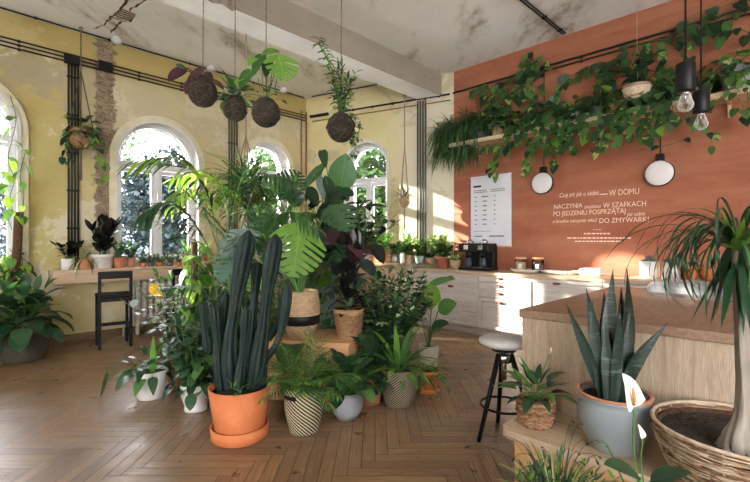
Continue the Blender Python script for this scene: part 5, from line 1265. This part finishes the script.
SGT = 40; vs = []; fs = []
for i, p in enumerate(P_):
    f = i/(n_-1); R_ = .055*(1-f)**3+.021
    for k in range(SGT):
        a = 2*pi*k/SGT; q = R_*(1+.10*sin(a*5+f*3)+.06*sin(a*11+f*17)+.05*sin(a*17-f*29)+(.16*sin(a*6+1) if f < .25 else 0)*(1-f*4)); vs.append(p+V((cos(a)*q, sin(a)*q, 0)))
fs = [(i*SGT+k, i*SGT+(k+1) % SGT, (i+1)*SGT+(k+1) % SGT, (i+1)*SGT+k) for i in range(n_-1) for k in range(SGT)]
m.add(vs, fs, 'bark_grey', smooth=True)
for k in range(5): a = k*1.3+2.2; m.tube([tb+V((cos(a)*.02, sin(a)*.02, .03)), tb+V((cos(a)*.07, sin(a)*.06, -.0)), tb+V((cos(a)*.10, sin(a)*.09, -.02))], [.022, .013, .005], 'bark_grey', 7)
m.build('trunk', t)
P = Plant(82); r = P.r
for k in range(40):
    a = r.uniform(0, 2*pi); e = radians(r.uniform(5, 80)); L_ = r.uniform(.26, .52)
    strip(P.F, curl_path(cr+V((cos(a)*.02, sin(a)*.02, r.uniform(-.05, .04))), a, e, radians(r.uniform(100, 185)), L_, 16, r.uniform(-.6, .6)), r.uniform(.004, .0075), 'strap', r.choice(['leaf_deep', 'leaf_dark', 'leaf_deep', 'leaf_mid']), fold=.25, twist=r.uniform(-1, 1))
for k in range(34):      # leaves swept to the left of the picture
    a = radians(r.uniform(165, 215)); e = radians(r.uniform(15, 60)); L_ = r.uniform(.36, .62)
    strip(P.F, curl_path(cr+V((-.02, 0, r.uniform(-.04, .03))), a, e, radians(r.uniform(110, 230)), L_*.95, 18, r.uniform(-.7, .7)), r.uniform(.0035, .0065), 'strap', r.choice(['leaf_deep', 'leaf_dark']), fold=.25, twist=r.uniform(-1, 1))
P.straps(0, 0)
for k in range(30): a = r.uniform(0, 6.28); leaf(P.F, cr+V((0, 0, -.06)), dirv(a, radians(r.uniform(30, 80))), r.uniform(.15, .24), .016, r.choice(['leaf_mid', 'leaf_bright']), 'lance', .5)
for k in range(36): a = r.uniform(0, 6.28); leaf(P.F, cr+V((cos(a)*.03, sin(a)*.03, r.uniform(-.12, -.02))), dirv(a, radians(r.uniform(-80, -55))), r.uniform(.16, .3), .014, r.choice(['leaf_deep', 'leaf_dark']), 'lance', .3, hint=dirv(a, 0))
P.done(t)

# grassy plant and peace lily at the picture's lower edge
L0 = V((.74, 1.72, 0)); t = fplant('potted_grass', 'wispy grass-like plant with curling stalks at the lower picture edge', L0); sz = pot(t, 'taper', .13, .22, 'terracotta_old'); P = Plant(83)
P.straps(sz, 340, (12, 85), (.16, .32), .005, 1.4, ['leaf_bright', 'leaf_mid', 'leaf_blue', 'leaf_cream'], .07); P.stems(sz, 26, (.12, .22), .16, .06, 12, (.03, .05), .16, ['leaf_blue', 'leaf_mid', 'leaf_bright'], 'stem_green', 'lance', .6, .2, .002)
for k in range(22):
    a = P.r.uniform(0, 6.28); h = P.r.uniform(.2, .36); q = P.r.uniform(.1, .3); pts = smooth_path([(0, 0, sz), (cos(a)*q*.5, sin(a)*q*.5, sz+h*.8), (cos(a)*q, sin(a)*q, sz+h), (cos(a)*q*1.25, sin(a)*q*1.25, sz+h*.92)], 5)
    P.S.tube(pts, .0013, 'stem_dark', 4); P.F.tube([pts[-3], pts[-2], pts[-1]], [.002, .005, .002], 'leaf_deep', 5)
P.done(t)
L0 = V((.92, 1.40, 0)); t = fplant('potted_peace_lily', 'peace lily with one large white flower in front of the snake plant', L0); sz = pot(t, 'taper', .14, .24, 'white_ceramic'); P = Plant(84); o = L0; Y = 1.42
P.rosette(sz, 16, (12, 55), (.08, .13), (.13, .18), .34, ['leaf_dark', 'leaf_deep'], droop=1.0, prad=.004)
P.at(W(640, 478, 1.38)-o, W(604, 462, 1.34)-o, .035, 'leaf_dark', 'oval', .5, stem=[(0, 0, sz)]); P.at(W(650, 482, 1.38)-o, W(690, 470, 1.34)-o, .03, 'leaf_dark', 'oval', .6, stem=[(0, 0, sz)])
fb = W(634, 407, Y)-o; P.S.tube(smooth_path([(0, 0, sz), W(635, 460, Y)-o, fb], 6), .0035, 'stem_green', 6); P.S.tube(smooth_path([(0.01, 0, sz), W(642, 470, Y)-o, W(643, 438, Y)-o], 6), .0025, 'stem_green', 6)
fl_ = MB(); strip(fl_, smooth_path([fb, W(633, 400, Y-.01)-o, W(629, 385, Y)-o, W(622, 373, Y+.0)-o], 5), .038, 'heart', 'spathe_white', V((.15, -1, .2)), fold=.35)
strip(fl_, smooth_path([W(643, 438, Y)-o, W(641, 432, Y)-o, W(638, 424, Y)-o], 4), .012, 'heart', 'spathe_white', V((.15, -1, .2)), fold=.5)
fl_.tube([W(634, 405, Y-.016)-o, W(634, 396, Y-.024)-o, W(633, 388, Y-.022)-o], [.005, .006, .003], 'spadix', 8); fl_.build('flower', t)
P.S.tube(smooth_path([(0.02, 0, sz), W(612, 455, 1.5)-o, W(598, 442, 1.5)-o], 5), .003, 'stem_green', 5); P.done(t)

# ------------------------------------------------------------------ shelf plants on the orange wall
def sh(u, v=130, off=.15, z=None):
    x, z_ = WR.px(u, v, off); return WR.p(x, SZ if z is None else z, off)
def wv(u, v, off=.15): x, z = WR.px(u, v, off); return WR.p(x, z, off)
OUT = V((WR.n.x, WR.n.y, .1))
# feathery rhipsalis at the left end
t = fplant('potted_asparagus_fern', 'feathery hanging fern spilling over the left end of the wall shelf', sh(480)); sz = pot(t, 'taper', .10, .13, 'grey_plastic'); o = V(t.location); P = Plant(90)
for c_, n_ in (((480, 130), 300), ((466, 132), 280), ((450, 136), 280), ((493, 126), 140), ((440, 142), 150)):
    b = wv(c_[0], c_[1]-8, .2)-o
    for k in range(n_):
        a = P.r.uniform(0, 6.28); e = radians(P.r.uniform(0, 80)); p = droop_path(b+V((0, 0, P.r.uniform(-.04, .04))), dirv(a, e), P.r.uniform(.18, .42), P.r.uniform(1.5, 3.4), 6)
        strip(P.F, p, .007, 'strap', P.r.choice(['leaf_hanging', 'leaf_mid', 'leaf_dark']))
for k in range(420):
    b = wv(P.r.uniform(436, 474), P.r.uniform(128, 152), P.r.uniform(.1, .3))-o; p = droop_path(b, dirv(P.r.uniform(0, 6.28), P.r.uniform(-.6, .3)), P.r.uniform(.2, .62)*(1.1 if k % 4 == 0 else .65), 2.4, 7); strip(P.F, p, .008, 'strap', P.r.choice(['leaf_hanging', 'leaf_mid', 'leaf_dark']))
P.done(t)
def shelfpot(u, name, label, kind, R, h, mat, seed, fn, off=.15):
    t = fplant(name, label, sh(u, off=off)); sz = pot(t, kind, R, h, mat); P = Plant(seed); fn(P, sz, V(t.location)); P.done(t); return t
PM = ['leaf_pothos', 'leaf_mid', 'leaf_dark', 'leaf_pothos']; PB = ['leaf_bright', 'leaf_pothos', 'leaf_mid', 'leaf_dark']
def hang(P, o, specs, L=.15, gap=.06, mats=PM, w=.36):
    for pts in specs: P.vine([wv(*q)-o for q in pts], L, gap, mats, w=w, rad=.004, out=OUT, hang=.8)
def s1(P, z, o):
    P.rosette(z, 45, (5, 80), (.08, .25), (.12, .18), .34, PB, droop=1.0, shape='heart')
    hang(P, o, [((499, 118), (492, 100, .18), (482, 92, .12), (474, 88, .08)), ((500, 118), (505, 90, .15), (520, 75, .1), (535, 58, .1), (548, 66, .08)), ((500, 116), (512, 98), (525, 85, .2), (540, 88, .2))], .19)
shelfpot(499, 'potted_pothos', 'pothos in a tan cylinder pot on the shelf climbing the wall above the poster', 'cyl', .095, .155, 'wicker_pale', 91, s1)
def s2(P, z, o):
    P.rosette(z, 57, (0, 75), (.08, .22), (.11, .17), .34, PM, droop=1.1, shape='heart')
    hang(P, o, [((520, 124), (512, 134, .32), (505, 148, .32), (497, 165, .3), (490, 175, .28)), ((520, 124), (526, 138, .32), (532, 152, .32), (536, 165, .3)), ((524, 120), (540, 116, .3), (560, 120, .32), (575, 128, .33))], .15)
shelfpot(522, 'potted_pothos', 'dark trailing pothos on the shelf right above the poster', 'taper', .10, .14, 'black_plastic', 92, s2)
def s3(P, z, o):
    P.rosette(z, 64, (0, 80), (.08, .24), (.11, .17), .40, ['leaf_mid', 'leaf_dark', 'leaf_blue'], droop=1.0, shape='heart')
    hang(P, o, [((548, 120), (545, 136, .33), (552, 150, .33), (556, 166, .3)), ((550, 118), (562, 132, .34), (572, 142, .33), (580, 150, .3)), ((550, 110), (556, 92, .2), (566, 80, .15), (575, 74, .08), (590, 66, .08))], .15)
shelfpot(549, 'potted_pothos', 'green trailing pothos on the shelf above the left lamp', 'taper', .10, .14, 'terracotta_old', 93, s3)
def s4(P, z, o):
    P.rosette(z, 49, (0, 80), (.06, .2), (.10, .15), .33, PB, droop=1.0, shape='heart')
    hang(P, o, [((574, 116), (570, 130, .34), (566, 144, .33), (574, 152, .3)), ((576, 116), (588, 130, .34), (600, 136, .33), (612, 142, .3)), ((575, 114), (585, 122, .33), (598, 122, .33))], .13)
shelfpot(574, 'potted_pothos', 'yellow-green variegated pothos on the shelf between the lamps', 'taper', .09, .13, 'cream_ceramic', 94, s4)
def s5(P, z, o):
    for k in range(330):
        a = P.r.uniform(0, 6.28); p = droop_path(V((cos(a)*.05, sin(a)*.05, z+P.r.uniform(-.02, .16))), dirv(a, P.r.uniform(.1, 1.4)), P.r.uniform(.14, .36), P.r.uniform(1.6, 3.2), 6)
        strip(P.F, p, .0045, 'strap', P.r.choice(['leaf_hanging', 'leaf_deep', 'leaf_dark']))
shelfpot(597, 'potted_rhipsalis', 'round dark tuft of fine hanging stems on the shelf', 'taper', .10, .13, 'grey_plastic', 95, s5)
def s6(P, z, o):
    P.rosette(z, 41, (0, 80), (.08, .2), (.10, .16), .33, PB, droop=1.0, shape='heart')
    hang(P, o, [((612, 110), (606, 124, .33), (600, 140, .32), (592, 150, .3)), ((614, 108), (626, 122, .33), (640, 126, .33), (652, 120, .3)), ((612, 106), (618, 118, .34), (614, 132, .33), (620, 146, .3)), ((614, 105), (605, 85, .15), (598, 74, .1), (600, 58, .08))], .14)
shelfpot(616, 'potted_pothos', 'spreading pothos on the shelf left of the tilted basket', 'taper', .09, .13, 'terracotta_old', 96, s6)
# tilted basket hanging above the shelf
c_ = wv(637, 90, .22); t = thing('hanging_basket_plant', 'round woven basket with a leafy plant hung over the shelf', 'plant', c_-V((0, 0, .06))); o = V(t.location)
m = MB(); m.lathe([(0, -.06), (.08, -.05), (.14, .01), (.155, .07), (.145, .11), (.13, .10)], 'cane_pale', seg=26)
for k in range(5): m.tube([(cos(2*pi*i/26)*(.112+.011*k), sin(2*pi*i/26)*(.112+.011*k), -.025+.026*k) for i in range(26)], .007, 'cane_pale' if k % 2 else 'cane', 5, closed=True)
m.build('basket', t); m = MB(); m.lathe([(.10, .095), (.05, .10), (0, .105)], 'soil', seg=16); m.build('soil', t)
m = MB()
for k in range(3): a = k*2.1; m.tube([(cos(a)*.145, sin(a)*.145, .11), (0, 0, .55)], .003, 'rope', 5)
m.tube([(0, 0, .55), (0, .0, CEIL-o.z-.01)], .004, 'rope', 5); m.build('hanger', t)
P = Plant(97); P.stems(.10, 9, (.15, .38), .2, .03, 9, (.09, .14), .38, ['leaf_dark', 'leaf_mid', 'leaf_pothos'], 'stem_green', 'heart', 1.0, .1, .004)
for pts in (((637, 84, .2), (628, 92, .3), (626, 104, .33), (634, 116, .33)), ((640, 84, .2), (650, 96, .3), (660, 100, .3))): P.vine([wv(*q)-o for q in pts], .12, .08, PM, out=OUT)
P.done(t)
def s7(P, z, o):
    P.rosette(z, 49, (0, 80), (.08, .22), (.10, .15), .38, ['leaf_dark', 'leaf_mid', 'leaf_pothos'], droop=1.0, shape='heart')
    P.straps(z, 40, (10, 80), (.2, .4), .005, 2.2, 'leaf_hanging')
    hang(P, o, [((662, 104), (656, 116, .33), (646, 126, .33), (640, 138, .3)), ((665, 100), (672, 112, .33), (680, 120, .33), (690, 112, .3))], .13)
shelfpot(663, 'potted_pothos', 'dark trailing plant on the shelf right of the tilted basket', 'taper', .09, .13, 'black_plastic', 98, s7)
def s8(P, z, o):
    P.rosette(z, 38, (0, 80), (.06, .2), (.10, .15), .33, PM, droop=1.0, shape='heart')
    hang(P, o, [((694, 100), (700, 118, .34), (706, 130, .33), (712, 142, .3)), ((696, 96), (712, 104, .34), (722, 96, .33)), ((694, 96), (690, 110, .33), (686, 124, .3))], .12)
shelfpot(694, 'potted_pothos', 'small pothos on the shelf behind the pendant bulbs', 'taper', .08, .12, 'cream_ceramic', 99, s8)
def s9(P, z, o):
    P.rosette(z, 57, (-10, 70), (.08, .2), (.09, .13), .42, ['leaf_bright', 'leaf_pothos', 'leaf_mid'], droop=1.2, shape='heart')
    hang(P, o, [((733, 52), (722, 58, .3), (712, 72, .32), (708, 86, .32)), ((738, 52), (730, 66, .32), (732, 82, .33), (740, 92, .33)), ((742, 60), (745, 80, .33), (748, 100, .33), (742, 108, .3))], .11, mats=PB)
shelfpot(737, 'potted_pothos', 'bright pothos in a big grey pot at the right end of the shelf', 'taper', .15, .24, 'grey_ceramic', 100, s9, .16)
# long vines running along the conduits
def creeper(label, specs, L=.15, seed=1, gap=.055, mats=PM, start=None):
    o = wv(*specs[0][0]); t = fplant('climbing_vine', label, o); P = Plant(seed); hang(P, o, specs, L, gap, mats); P.done(t)
creeper('vine with big leaves climbing the orange wall above the tan cylinder pot', [((478, 92, .06), (500, 84, .1), (520, 76, .1), (532, 62, .12)), ((520, 74, .1), (528, 58, .12), (528, 50, .1)), ((530, 76, .1), (545, 72, .1), (560, 66, .08))], .20, 101, .07, ['leaf_dark', 'leaf_mid', 'leaf_mid'])
creeper('dark heart-leaved vine along the conduits left of the tilted basket', [((590, 66, .07), (606, 62, .09), (622, 54, .1), (628, 44, .1)), ((596, 62, .08), (602, 76, .12), (596, 84, .14)), ((612, 60, .1), (616, 74, .12))], .17, 102, .08, ['leaf_deep', 'leaf_dark'])
creeper('long pothos vine running along the conduits behind the pendant cords', [((624, 48, .08), (645, 42, .1), (668, 38, .1), (690, 30, .1), (705, 24, .1)), ((640, 44, .1), (636, 58, .14), (644, 72, .15)), ((656, 40, .1), (664, 56, .14), (668, 70, .15)), ((690, 32, .1), (684, 50, .13), (692, 62, .14))], .14, 103, .07, PM)
creeper('dark leafy vine at the top right corner of the orange wall', [((690, 30, .1), (710, 22, .12), (730, 14, .12), (752, 6, .12)), ((700, 28, .12), (716, 34, .15), (735, 28, .15), (750, 34, .15)), ((705, 20, .1), (722, 8, .1), (745, -4, .1)), ((680, 22, .1), (695, 14, .1), (708, 8, .1))], .17, 104, .06, ['leaf_dark', 'leaf_deep', 'leaf_mid'])
creeper('leafy strand lying along the front edge of the shelf', [((505, 131, .31), (530, 126, .32), (560, 121, .33), (590, 115, .33), (620, 109, .33)), ((520, 126, .3), (545, 112, .25), (570, 108, .25), (590, 98, .2)), ((540, 120, .3), (535, 100, .2), (528, 92, .15))], .15, 108, .05, ['leaf_dark', 'leaf_mid', 'leaf_pothos'])
creeper('leafy strand lying along the shelf behind the pendant lamps', [((610, 112, .32), (640, 106, .33), (670, 100, .33), (700, 94, .33)), ((625, 100, .25), (650, 88, .2), (675, 80, .2), (690, 70, .15)), ((665, 92, .2), (672, 74, .15), (668, 60, .12))], .14, 109, .055, ['leaf_dark', 'leaf_mid', 'leaf_pothos'])
creeper('thin almost bare twig with a few leaves crossing above the right lamp', [((634, 151, .12), (650, 148, .13), (668, 145, .14), (690, 137, .15)),], .10, 105, .26, ['leaf_dark'])
creeper('row of hanging heart leaves under the left part of the shelf', [((478, 148, .3), (500, 144, .33), (520, 142, .33), (545, 138, .33), (570, 134, .33), (600, 130, .33)), ((505, 142, .33), (500, 155, .32), (494, 168, .3)), ((528, 140, .33), (530, 155, .32), (522, 172, .3)), ((560, 138, .33), (562, 152, .3)), ((590, 134, .33), (600, 150, .3))], .14, 106, .07, PB)
creeper('row of variegated leaves under the right part of the shelf', [((604, 128, .33), (630, 122, .34), (655, 118, .34), (680, 114, .33)), ((630, 122, .34), (628, 136, .32)), ((655, 118, .33), (650, 132, .32), (642, 142, .3)), ((738, 98, .33), (744, 108, .32), (742, 118, .3))], .14, 107, .065, PB)

# ------------------------------------------------------------------ hanging moss-ball plants
def kokedama(name, label, u, v, r_px, Y, fn, seed, top=None):
    c = W(u, v, Y); R = r_px/F*Y; t = thing(name, label, 'hanging plant', c); P = Plant(seed); rd = P.r
    m = MB(); n = 20
    prof = [(R*max(.02, sin(pi*i/12))*(1+.06*rd.uniform(-1, 1)), -R*cos(pi*i/12)*(1.0 if i < 8 else 1.12)) for i in range(13)]
    m.lathe(prof, 'moss_ball', seg=26); m.v = [(x*(1+.05*sin(9*z/R+5*x/R)+.03*sin(17*x/R+11*y/R)), y*(1+.05*sin(8*z/R+5*y/R)+.03*sin(15*y/R-9*x/R)), z) for x, y, z in m.v]; m.build('moss_ball', t)
    m = MB()
    for k in range(26):
        ax = dirv(rd.uniform(0, 6.28), rd.uniform(-1.2, 1.2)); a = ax.orthogonal().normalized(); b = ax.cross(a)
        m.tube([(a*cos(2*pi*i/20)+b*sin(2*pi*i/20))*R*1.02+ax*rd.uniform(-.05, .05)*R for i in range(20)], .0012, 'rope_dark', 3, closed=True)
    m.build('twine', t)
    tz = CEIL-c.z-.008; m = MB()
    m.tube([(0, 0, R*.9), (0, 0, R*2.2), (.004, 0, tz-.12)], .0035, 'rope_dark', 5)
    for k in range(int(tz/.07)): m.lathe([(0, -.008), (.006, 0), (0, .008)], 'rope_dark', (0, 0, .07*k+R*2), 6)
    m.tube([(cos(q)*.02, 0, tz-.05+sin(q)*.05) for q in [2*pi*i/12 for i in range(12)]], .003, 'rope_dark', 5, closed=True); m.build('hanging_cord', t)
    fn(P, R*.95, c); P.done(t); return t
Y = 3.9
def k1(P, z, o):
    at = lambda a, b, w, m_, h=(0, -1, .4), y=Y: P.at(W(a[0], a[1], y)-o, W(b[0], b[1], y-.1)-o, w, m_, 'oval', .5, V(h), stem=[(0, 0, z)], smat='stem_purple')
    at((188, 68), (168, 82), .065, 'leaf_burgundy'); at((186, 88), (206, 66), .075, 'leaf_burgundy', (-.4, -1, .4)); at((195, 78), (186, 95), .055, 'leaf_burgundy'); at((205, 78), (224, 90), .05, 'leaf_burgundy', (.2, -.5, 1)); at((198, 74), (200, 88), .05, 'leaf_black')
    at((187, 70), (176, 66), .05, 'leaf_dark'); at((205, 72), (212, 84), .04, 'leaf_burgundy')
kokedama('moss_ball_rubber_plant', 'hanging moss ball with burgundy leaves, leftmost of the hanging balls', 203, 93, 14, Y, k1, 110)
def k2(P, z, o):
    P.straps(z, 30, (25, 85), (.18, .34), .018, 1.2, ['leaf_mid', 'leaf_silver', 'leaf_mid'], .02, 'sword'); P.rosette(z, 10, (0, 60), (.05, .12), (.08, .12), .42, ['leaf_bright', 'leaf_mid'], droop=1)
kokedama('moss_ball_bromeliad', 'hanging moss ball with a spiky green rosette, second from left', 235, 109, 12, Y+.1, k2, 111)
def k3(P, z, o):
    mo = lambda a, b, m_, h, y=Y, c_=5: P.at(W(a[0], a[1], y)-o, W(b[0], b[1], y-.12)-o, .1, m_, 'heart', .4, V(h), mon=c_, stem=[(0, 0, z), (W(a[0], a[1], y)-o)*.6], rad=.004)
    mo((278, 54), (284, 82), 'leaf_bright', (.4, -1, .1), c_=4)
    hl = lambda a, b, w_, m_, h: P.at(W(a[0], a[1], Y)-o, W(b[0], b[1], Y-.06)-o, w_, m_, 'heart', .4, V(h))
    hl((263, 54), (254, 76), .085, 'leaf_mid', (-.5, -1, .3)); hl((252, 70), (240, 90), .085, 'leaf_mid', (-.3, -1, .5)); hl((262, 54), (280, 52), .075, 'leaf_bright', (0, -.8, .7)); hl((256, 58), (248, 66), .05, 'leaf_bright', (-.2, -1, .5)); hl((268, 58), (266, 78), .06, 'leaf_dark', (.1, -1, .3)); hl((244, 78), (234, 84), .05, 'leaf_bright', (-.2, -.8, .7))
    for q in ((272, 70), (262, 72), (258, 78), (278, 76), (267, 66)): P.S.tube(smooth_path([(0, 0, z), W(q[0]*.6+266*.4, 92, Y)-o, W(q[0], q[1], Y)-o], 4), .004, 'stem_green', 5)
    P.rosette(z, 10, (20, 80), (.06, .16), (.05, .07), .45, ['leaf_dark', 'leaf_mid'], droop=.8)
kokedama('moss_ball_monstera', 'hanging moss ball with bright split leaves, third from left', 266, 113, 14, Y, k3, 112)
def k4(P, z, o):
    P.S.tube(smooth_path([(0, 0, z), W(337, 90, Y)-o, W(330, 65, Y)-o, W(318, 42, Y-.05)-o], 6), .005, 'stem_green', 6)
    pp_ = smooth_path([(0, 0, z), W(337, 95, Y)-o, W(330, 65, Y)-o, W(318, 38, Y-.05)-o], 16)
    for k, p in enumerate(pp_[6:]):
        for g in range(2): a = k*2.4+g*3.1; leaf(P.F, p, dirv(a, .35), P.r.uniform(.07, .13), .011, P.r.choice(['leaf_mid', 'leaf_bright', 'leaf_dark']), 'lance', .8, n=3)
    P.stems(z, 9, (.2, .42), .16, .02, 22, (.06, .10), .13, ['leaf_mid', 'leaf_dark', 'leaf_bright'], 'stem_green', 'lance', .9, .1, .003)
    for k in range(4): a = k*.5-.6; P.vine([(cos(a)*.05, sin(a)*.05, z), (cos(a)*.15, sin(a)*.15, z-.02), (cos(a)*.17, sin(a)*.15, z-.16), (cos(a)*.13, sin(a)*.12, z-.30-.03*k)], .045, .035, ['leaf_dark', 'leaf_mid', 'leaf_cream'], w=.45, rad=.002)
kokedama('moss_ball_palm', 'hanging moss ball with tall feathery leaves, rightmost under the beam', 341, 128, 14, Y, k4, 113)

# ------------------------------------------------------------------ macrame hangers
def macrame(label, top, c, R, h, mat, fn, seed, spread=.5, tail=.25, kind='round', rm='rope'):
    t = thing('macrame_hanging_planter', label, 'hanging plant', c); sz = pot(t, kind, R, h, mat); tp = V(top)-V(c)
    m = MB(); kz = h+spread; m.tube([(0, 0, kz), (0, 0, kz+.05), tp], .009, rm, 6); m.lathe([(0, -.02), (.014, 0), (0, .02)], rm, (0, 0, kz), 8); m.lathe([(0, -.03), (.012, 0), (0, .03)], rm, (0, 0, kz+(tp.z-kz)*.5), 8)
    m.tube([(cos(q)*.025, 0, tp.z-.02+sin(q)*.02) for q in [2*pi*i/12 for i in range(12)]], .004, 'black_iron', 5, closed=True)
    for k in range(4):
        a = k*pi/2+.6; m.tube([(0, 0, kz), (cos(a)*R*1.06, sin(a)*R*1.06, h*.9), (cos(a)*R*1.06, sin(a)*R*1.06, h*.3), (0, 0, -.02)], .008, rm, 5)
    m.tube([(0, 0, -.01), (0, 0, -tail)], [.011, .016], rm, 7); m.build('macrame_cord', t)
    P = Plant(seed); fn(P, sz, V(c)); P.done(t)
p = WL.px(81, 148, .22); c = WL.p(p[0], p[1], .22)
def ml(P, z, o):
    P.rosette(z, 44, (-10, 75), (.05, .18), (.10, .15), .42, ['leaf_dark', 'leaf_mid'], droop=1.2, shape='heart')
    v_ = lambda q, mats: P.vine([W(a, b, o.y-.08)-o for a, b in q], .12, .07, mats, rad=.003)
    v_([(82, 133), (92, 140), (98, 155), (104, 168), (100, 180)], ['leaf_bright', 'leaf_mid']); v_([(80, 134), (70, 140), (64, 150), (58, 162)], ['leaf_dark', 'leaf_mid']); v_([(84, 133), (96, 132), (103, 145)], ['leaf_mid', 'leaf_bright']); v_([(78, 134), (70, 132), (66, 148), (68, 158)], ['leaf_dark'])
macrame('macrame hanger with a brown pot and trailing leaves on the yellow pillar', (c.x, c.y, CEIL-.01), c, .13, .25, 'cane_dark', ml, 120, .75, .42, rm='rope_dark')
p = WM.px(404.5, 207, .35); c = WM.p(p[0], p[1], .35)
macrame('thin macrame hanger with a tiny pot and wispy leaves before the cream wall', (c.x, c.y, zb-.004), c, .085, .16, 'wicker_pale', lambda P, z, o: P.straps(z, 34, (5, 80), (.18, .34), .014, 1.0, ['leaf_cream', 'leaf_mid', 'leaf_silver'], .02), 121, .85, .36)
c = W(246, 206, 5.1)
def mf(P, z, o):
    P.fronds(z, 60, (0, 84), (.35, .66), 1.4, .05, .10, .012, 20, ['leaf_bright', 'leaf_lime', 'leaf_bright', 'leaf_mid'], .12, 65, .003, ldroop=.5); P.straps(z+.02, 90, (10, 80), (.4, .75), .009, 1.9, ['leaf_deep', 'leaf_dark'], .05)
macrame('macrame hanger with a bushy green fern before the window wall', (c.x, c.y, CEIL-.01), c, .15, .22, 'wicker_tan', mf, 122, .62, .2)

# loose things on the counters
m = MB()
bpy.context.view_layer.update()
